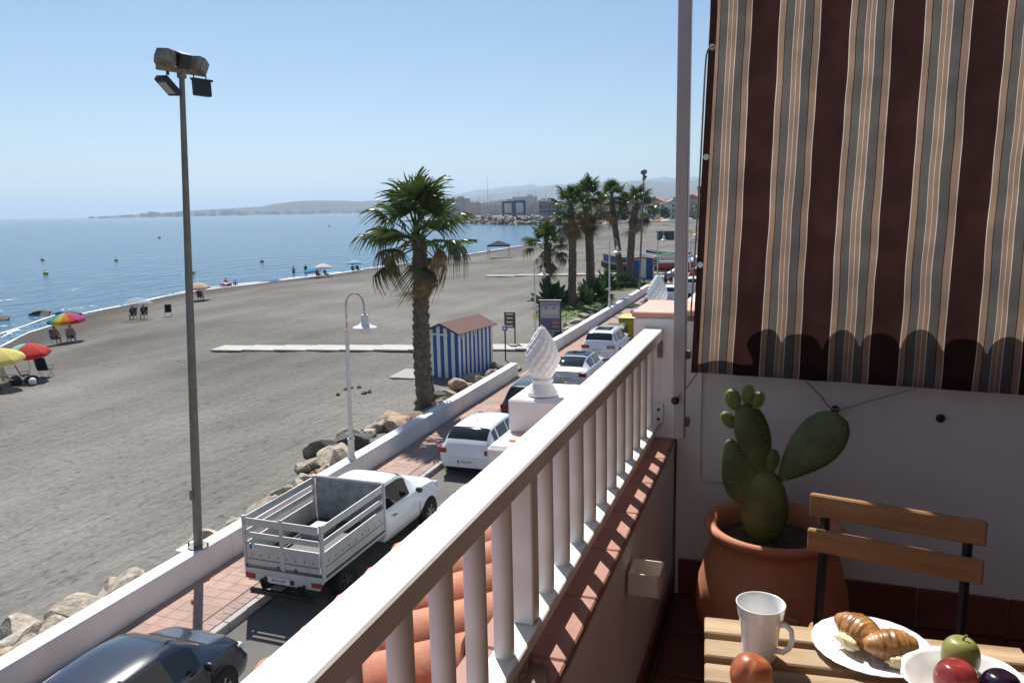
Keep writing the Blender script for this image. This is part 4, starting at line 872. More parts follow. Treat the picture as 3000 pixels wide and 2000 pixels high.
mb = MB().box((-12.33,13.17,.60), (.36,.62,.245), bev=.01); tag(mb.build('mast_plinth', m_seawall), 'white concrete block behind the wall under the near mast', 'block')
# ------------------------------------------------------------------ fan palms
m_frond = mat('palm_green', (.060,.105,.022), .36, .4, 3, col2=(.13,.185,.045), transl=.25, rnd=.25, spec=.4); m_dead = mat('palm_dead', (.27,.17,.075), .8, .4, 4, col2=(.40,.28,.15), rnd=.25, transl=.15)
m_mix = mat('palm_fading', (.12,.115,.025), .6, .5, 2.5, col2=(.20,.16,.06), rnd=.25, transl=.25); m_trunk = mat('palm_trunk', (.13,.092,.062), .9, .4, 7, col2=(.22,.165,.12), bump=.6, bscale=18, bdist=.03)
def frond_mesh(seed, m, droop, span, pet=1.02, bl=.74, fold=.22):
    rg = random.Random(seed); mb = MB(); n_ = 28
    mb.tube([(0,0,0),(0,pet*.5,.05),(0,pet,.0)], [.032,.018,.012], 5, cap=False)
    for i in range(n_):
        a = (i/(n_-1)*2-1)*span; L = bl*(1-.22*abs(a)/span)*rg.uniform(.88,1.08); dr = droop*rg.uniform(.7,1.35); z = .018*(1 if i % 2 else -1); pts = []
        for k, s_ in enumerate((0,.35,.62,.82,1.0)):
            y = math.cos(a)*L*s_; x = math.sin(a)*L*s_; zz = -fold*abs(math.sin(a))*L*s_*.6-dr*max(0, s_-.45)**2*2.2; sh = 1-.45*max(0, s_-.5)*min(1.3, dr)
            pts.append(Vector((x*sh, pet+y*sh, zz)))
        w = [.006, .024, .026, .012, .002]; dx = Vector((math.cos(a), -math.sin(a), 0)); V = []
        for q, ww in zip(pts, w): V += [q-dx*ww+Vector((0,0,z)), q+dx*ww-Vector((0,0,z))]
        mb.add(V, [(2*k, 2*k+1, 2*k+3, 2*k+2) for k in range(4)])
    return mb.mesh('frond', m)
FG = [frond_mesh(i, m_frond, .10+.16*i, 2.15) for i in range(4)]; FM = [frond_mesh(10+i, m_mix, .8+.3*i, 1.75) for i in range(2)]; FD = [frond_mesh(20+i, m_dead, 1.5+.4*i, 1.3, fold=.9) for i in range(3)]
def palm(name, label, base, top, r0, r1, n_live, n_dead, sc, seed, group=None, skirt=1.0, scales=True, hang=(), low=118):
    rg = random.Random(seed); t = thing(name, label, 'palm tree', base, 0, group); d = Vector(top)-Vector(base); N = 34; pts = []; rs = []
    for i in range(N):
        s_ = i/(N-1); q = d*s_+Vector((d.x*.35*(s_*s_-s_)+.05*math.sin(s_*5+seed), .05*math.cos(s_*4+seed), 0))*min(1, s_*6); pts.append(q); rs.append((r0+(r1-r0)*s_)*(1.0+.45*max(0, 1-s_*9)**2)*(1+.05*math.sin(i*2.2)))
    tr = MB().tube(pts, rs, 14).build('trunk', m_trunk, t, smooth=True)
    if scales:
        sm = MB()
        for i in range(420):
            s_ = rg.random(); q = d*s_+Vector((d.x*.35*(s_*s_-s_)+.05*math.sin(s_*5+seed), .05*math.cos(s_*4+seed), 0))*min(1, s_*6); r = (r0+(r1-r0)*s_)*(1.0+.45*max(0, 1-s_*9)**2); a = rg.uniform(0, 6.283); o = Vector((math.cos(a), math.sin(a), 0)); w = Vector((-math.sin(a), math.cos(a), 0)); L = rg.uniform(.10,.2)
            sm.add([q+o*r*.92-w*.07, q+o*r*.92+w*.07, q+o*(r+.05)+w*.05+Vector((0,0,L)), q+o*(r+.05)-w*.05+Vector((0,0,L)), q+o*r*.9+Vector((0,0,L*.9))], [(0,1,2,3),(3,2,4),(0,3,4),(1,4,2)])
        tag(sm.build('leaf_scars', m_trunk, tr), kind='stuff')
    for i in range(n_live+n_dead):
        live = i < n_live; f = i/max(1, n_live-1)
        a = i*2.39996+rg.uniform(-.25,.25)
        el = (R(86)-f**1.35*R(low)+rg.uniform(-.26,.26)) if live else R(rg.uniform(-80,-42))
        dv = Vector((math.cos(a)*math.cos(el), math.sin(a)*math.cos(el), math.sin(el))); me = (rg.choice(FG) if f < .82 else rg.choice(FM)) if live else rg.choice(FD)
        upv_ = Vector((0,0,1)) if abs(dv.z) < .97 else Vector((math.cos(a+2),math.sin(a+2),.1)); s_ = sc*rg.uniform(.85,1.12)*(1 if live else .8*skirt)
        p0 = d+Vector((0,0,-.05-(.25*f if live else rg.uniform(.2,.75))*sc))
        fr = frame(dv, upv_).to_4x4(); tw = Matrix.Rotation(rg.uniform(-.5,.5), 4, 'Y'); link('frond', me, t, mw=Matrix.Translation(p0) @ fr @ tw @ Matrix.Scale(s_, 4))
    for a, z, s_, el in hang:
        dv = Vector((math.cos(a)*math.cos(el), math.sin(a)*math.cos(el), math.sin(el))); link('frond', FD[1], t, mw=Matrix.Translation(d*z+Vector((math.cos(a)*r1*.8, math.sin(a)*r1*.8, 0))) @ frame(dv, Vector((0,0,1))).to_4x4() @ Matrix.Scale(s_, 4))
    return t
palm('fan_palm', 'big fan palm with rough trunk leaning beside the striped hut', (-13.75,28.3,-.10), (-13.65,27.9,7.0), .36, .27, 34, 1, 1.50, 3, skirt=.8, low=108, hang=((.3,.86,.95,R(-80)),(3.3,.97,1.05,R(-28)),(5.9,.98,1.0,R(-20))))
G = 'palms beyond the beach opening'
palm('fan_palm', 'tall slender palm, leftmost of the tall row with dry skirt', (-16.6,62.4,-.1), (-16.65,62.4,7.9), .34, .26, 28, 12, 1.25, 11, G, 1.0); palm('fan_palm', 'tallest palm of the row, with a thick brown skirt', (-16.1,66.6,-.1), (-16.3,66.6,8.5), .38, .33, 30, 18, 1.32, 12, G, 1.05)
palm('fan_palm', 'leaning tall palm in the middle of the row', (-17.0,84.0,-.1), (-17.9,84.0,8.6), .34, .28, 28, 11, 1.32, 13, G, 1.0); palm('fan_palm', 'tall palm at the right end of the row, leaning right', (-15.9,83.2,-.1), (-15.2,83.2,8.0), .40, .34, 28, 17, 1.36, 14, G, 1.0)
palm('fan_palm', 'short palm with hanging dead fronds behind the street lamp', (-19.1,63.5,-.1), (-19.05,63.5,4.9), .36, .30, 30, 14, 1.32, 15, G, 1.0)
# strelitzia shrubs and lawn
m_leaf = mat('shrub_leaf', (.035,.085,.018), .45, .35, 4, col2=(.085,.15,.035), transl=.2)
def shrub(label, x, y, h, n_, seed):
    rg = random.Random(seed); t = thing('leafy_shrub', label, 'shrub', (x, y, bz(x, y)), 0, 'shrubs under the palms'); mb = MB(); st = MB()
    for i in range(n_):
        a = rg.uniform(0,6.283); el = R(rg.uniform(5,88)); L = h*rg.uniform(.35,1.0); dv = Vector((math.cos(a)*math.cos(el), math.sin(a)*math.cos(el), math.sin(el))); b = Vector((rg.uniform(-.3,.3), rg.uniform(-.3,.3), 0)); s0 = b+dv*L*.55; fr = frame(dv, Vector((rg.uniform(-1,1), rg.uniform(-1,1), .4))); st.tube([b, b+dv*L*.3, s0], .022, 4, cap=False); V = []
        for k, (s_, w) in enumerate(((0,.02),(.25,.13),(.55,.16),(.8,.11),(1,.01))):
            q = s0+fr @ Vector((0, s_*L*.55, -.25*s_*s_*L*.5)); V += [q+fr @ Vector((-w,0,.04)), q, q+fr @ Vector((w,0,.04))]
        mb.add(V, [(3*k+j, 3*k+j+1, 3*k+4+j, 3*k+3+j) for k in range(4) for j in range(2)])
    tag(mb.build('foliage', m_leaf, t), kind='stuff'); tag(st.build('stems', m_leaf, t), kind='stuff')
shrub('leafy green shrub at the foot of the short palm', -18.6, 62.8, 2.1, 170, 1); shrub('leafy shrub at the foot of the leftmost tall palm', -16.0, 63.4, 1.7, 80, 2); shrub('dense dark shrub at the foot of the tallest palm', -15.6, 66.2, 2.0, 170, 3); shrub('shrub with a bare stem in front of the leaning palm', -16.8, 76.0, 2.1, 110, 4); shrub('low shrub right of the leaning palm', -15.4, 77.5, 1.8, 70, 5)
m_lawn = mat('lawn_green', (.075,.125,.022), .9, .35, 1.2, col2=(.13,.19,.04))
def lawn(x, y, rx, ry, seed):
    mb = MB(); V = [(x, y, bz(x,y)+.09)]; rg = random.Random(seed)
    for k in (1, 2, 3, 4):
        for i in range(30): a = i*2*math.pi/30; q = k/4*(1+.12*mnoise.noise(Vector((math.cos(a)*1.5, math.sin(a)*1.5, seed)))); xx, yy = x+rx*q*math.cos(a), y+ry*q*math.sin(a); V.append((xx, yy, bz(xx,yy)+(.10 if k < 4 else .03)+bump_z(xx,yy)*.7))
    mb.add(V, [(0,1+i,1+(i+1)%30) for i in range(30)]+[(1+k*30+i, 31+k*30+i, 31+k*30+(i+1)%30, 1+k*30+(i+1)%30) for k in range(3) for i in range(30)])
    for i in range(1500):
        a = rg.uniform(0,6.283); q = math.sqrt(rg.random())*.98; xx, yy = x+rx*q*math.cos(a), y+ry*q*math.sin(a); z = bz(xx,yy)+.08+bump_z(xx,yy)*.7; b = rg.uniform(0,3.14); h = rg.uniform(.06,.16); dx, dy = .05*math.cos(b), .05*math.sin(b); mb.add([(xx-dx,yy-dy,z),(xx+dx,yy+dy,z),(xx+rg.uniform(-.05,.05),yy+rg.uniform(-.05,.05),z+h)], [(0,1,2)])
    return mb
g1 = lawn(-16.2, 62.0, 2.6, 8.5, 1); g2 = lawn(-15.8, 81.0, 2.4, 7.0, 2); g1.add(g2.v, g2.f); tag(g1.build('grass', m_lawn), 'patches of green lawn under the palms', kind='stuff')
# ------------------------------------------------------------------ striped hut
m_sblue = mat('hut_blue', (.025,.085,.30), .6, .12, 5); m_swhite = mat('hut_white', (.72,.72,.70), .65, .08, 5); m_hroof = mat('hut_roof_felt', (.145,.075,.066), .9, .15, 6, bump=.3)
def hut(label, x, y, rz, w, d, h, hr, n_side, n_front, sc=1):
    t = thing('beach_hut', label, 'hut', (x, y, bz(x,y)-.02), rz, 'striped beach huts', sc)
    MB().box((0,0,h*.5), (w-.03,d-.03,h-.02)).build('core', m_sblue, t)
    def plank(c, dd, m, nm='plank'): MB().box(c, dd, bev=.004).build(nm, m, t)
    pw = w/n_front
    for i in range(n_front):
        xx = -w/2+pw*(i+.5); zt_ = h+(hr-h)*(1-abs(xx)/(w/2))*.96
        for s in (-1, 1): plank((xx, s*d/2, zt_/2), (pw-.012,.024,zt_-.02), m_sblue if i % 2 == 0 else m_swhite)
    pd = d/n_side
    for i in range(n_side):
        yy = -d/2+pd*(i+.5)
        for s in (-1, 1): plank((s*(w/2+.003), yy, h/2), (.024,pd-.012,h-.02), m_swhite if i % 2 == 0 else m_sblue)
    for i in (1, 4): plank((w/2+.02, -d/2+pd*(2*i), h-.20), (.02,.22,.20), m_swhite, 'vent'); plank((w/2+.032, -d/2+pd*(2*i), h-.20), (.006,.10,.09), m_black, 'vent_hole')
    plank((-w*.12, -d/2-.018, h-.12), (w*.62,.02,.08), m_swhite, 'door_lintel')
    ov = .16
    for s in (-1, 1):
        a = Vector((0,0,hr+.03)); b = Vector((s*(w/2+ov),0,h-(hr-h)*ov/(w/2)+.03)); mid = (a+b)/2; L = (b-a).length; ang = math.atan2(b.z-a.z, b.x-a.x)
        MB().box(mid, (L,d+2*ov,.04), rot=Matrix.Rotation(-ang, 3, 'Y')).build('roof_slope', m_hroof, t)
        for sy in (-1, 1): MB().box(mid+Vector((0,sy*(d/2+ov+.012),-.02)), (L,.02,.09), rot=Matrix.Rotation(-ang, 3, 'Y')).build('barge_board', m_trim, t)
    return t
hut('blue and white striped beach hut with a red brown roof', -15.35, 35.75, R(-9), 1.85, 3.3, 2.30, 2.70, 17, 9); 
hut('pale striped hut standing by the tall palm trunks', -15.2, 88.0, R(6), 2.3, 2.2, 2.3, 2.45, 7, 3)
m_conc = mat('pale_concrete', (.42,.40,.36), .9, .12, 2, bump=.2, bscale=12); m_deck = mat('grey_boards', (.33,.31,.28), .9, .15, 4, rnd=.1)
# paths
def path(label, pts, w, step, m):
    t = thing('beach_path', label, 'path', (0,0,0))
    for (x0, y0), (x1, y1) in zip(pts[:-1], pts[1:]):
        L = math.hypot(x1-x0, y1-y0); k = max(1, int(L/step)); a = math.atan2(y1-y0, x1-x0)
        for i in range(k):
            x, y = x0+(x1-x0)*(i+.5)/k, y0+(y1-y0)*(i+.5)/k; o = MB().box((0,0,0), (L/k-.02,w,.10), bev=.008).build('path_slab', m, t); o.location = (x, y, bz(x,y)+.07+random.uniform(0,.015)); o.rotation_euler = (0,0,a)
path('pale concrete path crossing the sand from the opening in the wall', [(-33.8,39.9),(-21,41.6),(-12.6,43.0)], 1.7, 2.0, m_conc); path('pale path crossing the beach behind the short palm', [(-35.3,91.2),(-24,92.6),(-13,94.5)], 1.4, 3.2, m_conc)
dk = thing('board_platform', 'grey board platform on the sand beside the striped hut', 'platform', (-17.25,34.6,bz(-17.25,34.6)+.06), R(3))
for i in range(9): MB().box((-.95+.24*i,0,0), (.225,2.1,.07), bev=.006).build('board', m_deck, dk)
# ------------------------------------------------------------------ signs
m_sbrown = mat('sign_brown', (.115,.035,.025), .6, .12, 6); m_frame = mat('sign_frame', (.035,.03,.028), .5, .1)
def board_sign(label, x, y, w, z0, z1, rows, rz):
    t = thing('beach_sign', label, 'sign', (x, y, bz(x,y)), rz, 'brown beach signs')
    for s in (-1, 1): MB().box((s*(w/2-.03),0,z1/2), (.07,.07,z1), bev=.005).build('post', m_frame, t)
    b = MB().box((0,-.045,(z0+z1)/2), (w-.02,.03,z1-z0), bev=.004).build('panel', m_sbrown, t)
    for k in range(rows):
        z = z1-(z1-z0)*(k+.5)/rows; lw = w*.66*random.uniform(.85,1)
        for j in range(4): MB().box((-lw/2+lw*(j+.5)/4,-.062,z), (lw/4*.78,.004,(z1-z0)/rows*.36)).build('lettering', m_swhite, b)
board_sign('brown beach sign with four pale rows of lettering on two posts', -15.5, 43.7, .66, 1.05, 2.0, 4, R(6)); board_sign('small brown sign in front of the stranded boats', -13.85, 87.5, .9, 1.3, 2.3, 3, R(6))
st = thing('post_box_stand', 'thin post carrying a small blue box before the hut', 'post', (-14.05,38.8,bz(-14.05,38.8)), R(6)); MB().box((0,0,.90), (.06,.06,1.8)).build('post', m_frame, st); MB().box((0,-.02,1.80), (.27,.16,.26), bev=.02).build('box', m_sblue, st); MB().box((0,-.105,1.80), (.16,.01,.14)).build('notice', m_swhite, st)
ib = thing('information_board', 'framed information board on the sand by the street lamp', 'board', (-14.15,47.6,bz(-14.15,47.6)), R(8))
W_i = 1.36
for s in (-1, 1): MB().box((s*(W_i/2),0,1.18), (.09,.12,2.1), bev=.01).build('frame_post', m_frame, ib)
for z in (.17, 2.20): MB().box((0,0,z), (W_i-.09,.12,.09), bev=.01).build('frame_bar', m_frame, ib)
MB().box((0,0,2.262), (W_i+.1,.14,.03)).build('top_cap', m_swhite, ib); pn = MB().box((0,0,1.185), (W_i-.10,.05,1.94)).build('panel', mat('panel_lilac', (.36,.35,.40), .4, .1, 3), ib)
for c, d_, m in (((0,-.028,1.98),(1.16,.006,.20),mat('panel_grey', (.22,.22,.26), .4, .1)),((0,-.028,1.50),(1.0,.006,.28),mat('panel_cream', (.46,.44,.34), .4, .1)),((0,-.028,.72),(1.2,.006,.78),mat('panel_violet', (.10,.09,.19), .4, .15)),((-.25,-.028,1.76),(.09,.006,.13),m_frame),((.25,-.028,1.76),(.09,.006,.13),m_frame),((.36,-.034,.95),(.40,.006,.06),mat('panel_red', (.35,.10,.10), .5, .1)),((.36,-.034,.82),(.40,.006,.06),m_conc),((.36,-.034,.69),(.40,.006,.06),MATS['panel_red']),((.36,-.034,.56),(.40,.006,.06),m_conc),((0,-.028,.26),(1.2,.006,.10),m_conc)): MB().box(c, d_).build('printed_area', m, pn)
# ================================================================== PEOPLE
m_skin = mat('skin', (.34,.19,.125), .55, .08, 8); m_hair = mat('dark_hair', (.018,.012,.009), .6, .2, 20)
def cloth(name, c): return mat('cloth_'+name, c, .85, .1, 12)
c_navy, c_teal, c_lilac, c_grey, c_dark, c_red, c_white = cloth('navy',(.015,.025,.07)), cloth('teal',(.02,.16,.24)), cloth('lilac',(.22,.20,.36)), cloth('grey',(.12,.12,.13)), cloth('dark',(.02,.02,.025)), cloth('red',(.35,.03,.05)), cloth('white',(.65,.65,.65))
JS = {'pelvis':(0,0,.95),'waist':(0,.01,1.10),'chest':(0,.0,1.32),'neck':(0,.0,1.48),'chin':(0,-.02,1.56),'head':(0,-.01,1.66),'crown':(0,0,1.74)}
def person(label, loc, rz, pose='stand', top=None, bottom=None, group=None, sc=1, face=None):
    t = thing('person', label, 'person', loc, rz, group, sc); J = dict(JS)
    if pose in ('stand', 'walk', 'wade'):
        st = .16 if pose == 'walk' else .03
        for s, n_ in ((1,'r'), (-1,'l')):
            f = s*st; J['hip'+n_] = (.10*s,0,.90); J['knee'+n_] = (.11*s,-f*.9-.02,.50); J['ank'+n_] = (.11*s,-f*1.3+.02,.09); J['toe'+n_] = (.12*s,-f*1.3-.13,.03)
            J['sh'+n_] = (.19*s,.01,1.42); J['elb'+n_] = (.27*s,f*.8+.04,1.14); J['wri'+n_] = (.26*s,f*1.2-.10,.90); J['han'+n_] = (.255*s,f*1.3-.13,.80)
    else:                                            # seated, facing -Y; seat height .36
        d = .36-.88
        for k in list(J): x, y, z = J[k]; J[k] = (x, y+.10*(z-.95)/.8, z+d)
        for s, n_ in ((1,'r'), (-1,'l')):
            J['hip'+n_] = (.10*s,-.02,.40); J['knee'+n_] = (.14*s,-.45,.46); J['ank'+n_] = (.13*s,-.55,.09); J['toe'+n_] = (.14*s,-.72,.03)
            J['sh'+n_] = (.19*s,.06,1.42+d); J['elb'+n_] = (.29*s,-.02,1.14+d); J['wri'+n_] = (.22*s,-.26,1.08+d); J['han'+n_] = (.18*s,-.34,1.05+d)
    RAD = {'pelvis':(.155,.115),'waist':(.135,.10),'chest':(.165,.115),'neck':(.055,.055),'chin':(.065,.07),'head':(.078,.095),'crown':(.055,.065),'hip':(.088,.09),'knee':(.058,.06),'ank':(.038,.04),'toe':(.04,.022),'sh':(.062,.06),'elb':(.042,.042),'wri':(.030,.028),'han':(.036,.02)}
    E_ = [('pelvis','waist'),('waist','chest'),('chest','neck'),('neck','chin'),('chin','head'),('head','crown')]
    for n_ in 'rl': E_ += [('pelvis','hip'+n_),('hip'+n_,'knee'+n_),('knee'+n_,'ank'+n_),('ank'+n_,'toe'+n_),('chest','sh'+n_),('sh'+n_,'elb'+n_),('elb'+n_,'wri'+n_),('wri'+n_,'han'+n_)]
    def skinned(name, edges, m, grow, parent, root):
        ks = []; 
        for a, b in edges:
            for k in (a, b):
                if k not in ks: ks.append(k)
        me = bpy.data.meshes.new(name); me.from_pydata([J[k] for k in ks], [(ks.index(a), ks.index(b)) for a, b in edges], []); o = link(name, me, parent); me.materials.append(m)
        o.modifiers.new('skin', 'SKIN'); 
        for i, k in enumerate(ks):
            r = RAD.get(k) or RAD[k[:-1]]; me.skin_vertices[0].data[i].radius = (r[0]+grow, r[1]+grow); me.skin_vertices[0].data[i].use_root = (k == root)
        o.modifiers.new('smooth', 'SUBSURF').levels = 1; o.modifiers['smooth'].render_levels = 1; me.polygons.foreach_set('use_smooth', [True]*len(me.polygons)); o.modifiers['skin'].use_smooth_shade = True; return o
    b = skinned('body', E_, m_skin, 0, t, 'pelvis')
    if bottom:
        J['kr'] = tuple(Vector(J['hipr']).lerp(Vector(J['kneer']), .85)); J['kl'] = tuple(Vector(J['hipl']).lerp(Vector(J['kneel']), .85)); RAD['k'] = (.072,.074)
        skinned('shorts', [('waist','pelvis'),('pelvis','hipr'),('pelvis','hipl'),('hipr','kr'),('hipl','kl')], bottom, .012, t, 'pelvis')
    if top:
        J['ur'] = tuple(Vector(J['shr']).lerp(Vector(J['elbr']), .6)); J['ul'] = tuple(Vector(J['shl']).lerp(Vector(J['elbl']), .6)); RAD['u'] = (.055,.055); J['nb'] = tuple(Vector(J['chest']).lerp(Vector(J['neck']), .75)); RAD['nb'] = (.085,.075)
        skinned('shirt', [('pelvis','waist'),('waist','chest'),('chest','nb'),('chest','shr'),('chest','shl'),('shr','ur'),('shl','ul')], top, .014, t, 'chest')
    h = Vector(J['head']); MB().blob(h+Vector((0,.022,.035)), (.085,.10,.095), 3, .06, sub=2).build('hair', m_hair, t, smooth=True); MB().blob(h+Vector((0,-.098,-.03)), (.014,.02,.022), 1, .0, sub=1).build('nose', m_skin, t, smooth=True)
    return t
# ------------------------------------------------------------------ parasols, chairs, beach kit
def fabric(name, c): return mat('fabric_'+name, c, .85, .06, 6, transl=.4)
m_pole = mat('white_pole', (.6,.6,.6), .4, .05)
def parasol(label, x, y, cols, r=1.15, h=2.1, tilt=0, taz=0, spike=False, vent=None, zoff=0):
    t = thing('beach_umbrella', label, 'umbrella', (x, y, bz(x, y)+zoff), 0, 'beach umbrellas'); n_ = len(cols); NS = 4
    MB().cyl((0,0,-.2),(0,0,h-.05), .018, n=8).build('pole', m_pole, t)
    fr = Matrix.Rotation(taz, 4, 'Z') @ Matrix.Rotation(tilt, 4, 'Y'); base = Matrix.Translation((0,0,h)) @ fr
    for i in range(n_):
        mb = MB(); V = []; a0, a1 = 2*math.pi*i/n_, 2*math.pi*(i+1)/n_
        for j in range(6):
            s_ = j/5; rr = r*s_; z = -.42*r*(s_**1.7)
            for k in range(NS+1):
                a = a0+(a1-a0)*k/NS; sag = .05*r*s_*s_*math.sin(math.pi*k/NS); q = 1-.05*math.sin(math.pi*k/NS)*s_; V.append((rr*q*math.cos(a), rr*q*math.sin(a), z-sag*.3))
        for k in range(NS+1): a = a0+(a1-a0)*k/NS; V.append((r*.99*math.cos(a)*(1-.05*math.sin(math.pi*k/NS)), r*.99*math.sin(a)*(1-.05*math.sin(math.pi*k/NS)), -.42*r-.09))
        o = mb.add(V, [(j*(NS+1)+k, j*(NS+1)+k+1, (j+1)*(NS+1)+k+1, (j+1)*(NS+1)+k) for j in range(6) for k in range(NS)]).build('panel', cols[i], t, smooth=True); o.matrix_basis = base
    o = MB().cyl((0,0,-.02),(0,0,.10), .02, .006, n=8).build('tip', m_pole, t); o.matrix_basis = base; return t
f_ = {k: fabric(k, v) for k, v in dict(blue=(.03,.10,.55), cyan=(.03,.35,.62), green=(.05,.42,.20), yellow=(.80,.62,.05), orange=(.75,.25,.03), red=(.62,.04,.03), magenta=(.50,.03,.25), violet=(.18,.05,.42), pale=(.62,.63,.72), peach=(.72,.50,.34), white=(.78,.78,.76), skyblue=(.10,.42,.72), lightblue=(.30,.60,.78), mint=(.30,.62,.50), lemon=(.82,.70,.22)).items()}
P8 = ['red','orange','yellow','green','cyan','blue','violet','magenta']
parasol('large rainbow beach umbrella near the water', -48.9, 42.2, [f_[c] for c in ('orange','red','magenta','magenta','violet','violet','violet','blue','blue','cyan','green','yellow')], 1.28, 2.1, R(6), R(-60))
parasol('yellow beach umbrella at the left picture edge', -37.9, 28.5, [f_['lemon']]*8, 1.2, 2.15, R(10), R(-50), zoff=-.1)
parasol('red and green beach umbrella next to the yellow one', -38.35, 30.5, [f_[c] for c in ('red','red','red','red','red','mint','mint','red')], 1.12, 2.05, R(10), R(-40), zoff=-.1)
parasol('pale translucent beach umbrella by the surf', -52.0, 52.0, [mat('sheer_lilac', (.50,.50,.60), .8, .05, alpha=.38)]*8, 1.3, 1.9); parasol('peach coloured beach umbrella behind the floodlight mast', -57.7, 65.9, [f_['peach']]*8, 1.25, 1.85, R(5), R(-60))
parasol('white beach umbrella shading a seated group', -61.0, 94.6, [f_['white']]*8, 1.35, 1.9); parasol('sky blue beach umbrella left of the white one', -63.2, 95.2, [f_['skyblue']]*8, 1.3, 1.5, R(8), R(-120)); parasol('light blue beach umbrella farthest along the shore', -61.3, 103.6, [f_['lightblue']]*8, 1.25, 1.9)
def beach_chair(label, x, y, rz, m, sc=1, frame_m=None):
    t = thing('beach_chair', label, 'beach chair', (x, y, bz(x,y)+.02), rz, 'folding beach chairs', sc); fm = frame_m or m_steel
    MB().box((0,-.02,.34), (.50,.46,.025), bev=.008).build('seat', m, t); MB().box((0,.28,.66), (.50,.025,.66), rot=Matrix.Rotation(R(-18), 3, 'X'), bev=.008).build('backrest', m, t)
    for s in (-1, 1):
        MB().tube([(s*.27,-.26,0),(s*.27,.20,.42),(s*.27,.40,.98)], .014, 6).build('back_frame', fm, t); MB().tube([(s*.27,.28,0),(s*.27,-.22,.36),(s*.27,-.24,.52)], .014, 6).build('leg', fm, t); MB().box((s*.27,-.02,.54), (.05,.48,.022), bev=.006).build('armrest', m_black, t)
    return t
k_navy, k_teal, k_black, k_cream = fabric('chairnavy',(.02,.03,.09)), fabric('chairteal',(.03,.16,.24)), fabric('chairblack',(.015,.015,.017)), fabric('chaircream',(.5,.48,.42))
beach_chair('teal beach chair with a sitter left of the rainbow umbrella', -49.4, 41.6, R(70), k_teal); person('person sitting in the teal beach chair looking along the shore', (-49.4,41.6,bz(-49.4,41.6)), R(70), 'sit', None, c_dark)
beach_chair('beach chair under the rainbow umbrella', -47.9, 41.6, R(60), k_cream); person('person sitting under the rainbow umbrella', (-47.9,41.6,bz(-47.9,41.6)), R(60), 'sit', None, c_navy)
beach_chair('empty navy beach chair beside the red and green umbrella', -38.1, 31.2, R(-160), k_navy, 1.15)
beach_chair('black beach chair, left of the pair under the pale umbrella', -52.9, 52.3, R(30), k_black); beach_chair('black beach chair, right of the pair under the pale umbrella', -52.0, 52.6, R(30), k_black)
person('person in the left chair under the pale umbrella', (-52.9,52.3,bz(-52.9,52.3)), R(30), 'sit', c_dark, c_dark); person('person in the right chair under the pale umbrella', (-52.0,52.6,bz(-52,52.6)), R(30), 'sit', c_dark, c_dark)
beach_chair('lone empty beach chair right of the pale umbrella', -50.4, 53.7, R(40), k_black); beach_chair('black beach chair under the peach umbrella', -57.2, 65.6, R(60), k_black); person('person reclining under the peach umbrella', (-57.2,65.6,bz(-57.2,65.6)), R(60), 'sit', c_navy, c_dark)
for i, (x, y) in enumerate(((-61.9,94.4),(-60.9,94.9),(-61.4,93.9))): person(['person at the left under the white umbrella','person at the right under the white umbrella','person sitting in front under the white umbrella'][i], (x,y,bz(x,y)), R(40+40*i), 'sit', [c_dark,c_navy,c_grey][i], c_dark)
person('person sitting under the light blue umbrella', (-61.6,103.5,bz(-61.6,103.5)), R(50), 'sit', c_dark, c_dark); beach_chair('beach chair under the light blue umbrella', -60.7, 103.6, R(60), k_teal)
person('man standing in the shallow water, left of the two', (-71.0,102.0,-1.75), R(20), 'stand', None, c_dark); person('man standing at the water edge, right of the two', (-68.7,101.8,-1.55), R(30), 'stand', c_dark, c_dark)
rg_ = thing('inflatable_ring', 'pink inflatable ring floating near the shore', 'inflatable', (-71.6,87.2,SEA_Z+.05)); MB().tube([(.62*math.cos(a), .62*math.sin(a), .1) for a in np.linspace(0, 2*math.pi, 20)], .18, 10, cap=False).build('tube', mat('pink_vinyl', (.55,.16,.18), .3, .1), rg_, smooth=True)
person('bather lying in the pink inflatable ring', (-71.6,87.2,-1.75), R(10), 'sit', None, c_red); person('bather in the water beside the pink ring', (-70.2,87.4,-2.5), R(10), 'stand', None, c_dark)
def bag(name, label, x, y, rad, m, seed): t = tag(MB().blob((0,0,rad[2]*.8), rad, seed, .25, flat=.8).build(name, m, smooth=True), label, 'bag', 'beach bags and towels'); t.location = (x, y, bz(x,y)); t.rotation_euler = (0,0,seed)
bag('beach_bag', 'blue beach bag on the sand under the yellow umbrella', -37.35, 29.75, (.34,.26,.24), c_navy, 1); bag('beach_bag', 'white beach bag beside the blue one', -37.0, 29.5, (.22,.2,.2), c_white, 2); bag('beach_bag', 'grey beach bag at the left edge under the yellow umbrella', -37.6, 27.9, (.4,.3,.26), c_grey, 3); bag('beach_bag', 'dark bag between the two colourful umbrellas', -37.8, 29.2, (.28,.3,.3), c_dark, 4)
beach_chair('red beach chair behind the blue bag', -38.3, 30.1, R(150), fabric('chairred',(.35,.03,.10)), .9); beach_chair('white and grey beach chair under the yellow umbrella', -37.9, 28.9, R(110), k_cream, 1.0); person('person sitting at the left edge under the yellow umbrella', (-37.9,27.6,bz(-37.9,27.6)-.15), R(100), 'sit', None, c_dark)
person('walker in a teal shirt on the promenade', (-10.85,75.3,.14), R(170), 'walk', c_teal, c_dark, 'walkers on the promenade'); person('walker in a lilac shirt on the promenade', (-10.35,75.4,.14), R(175), 'walk', c_lilac, c_dark, 'walkers on the promenade')
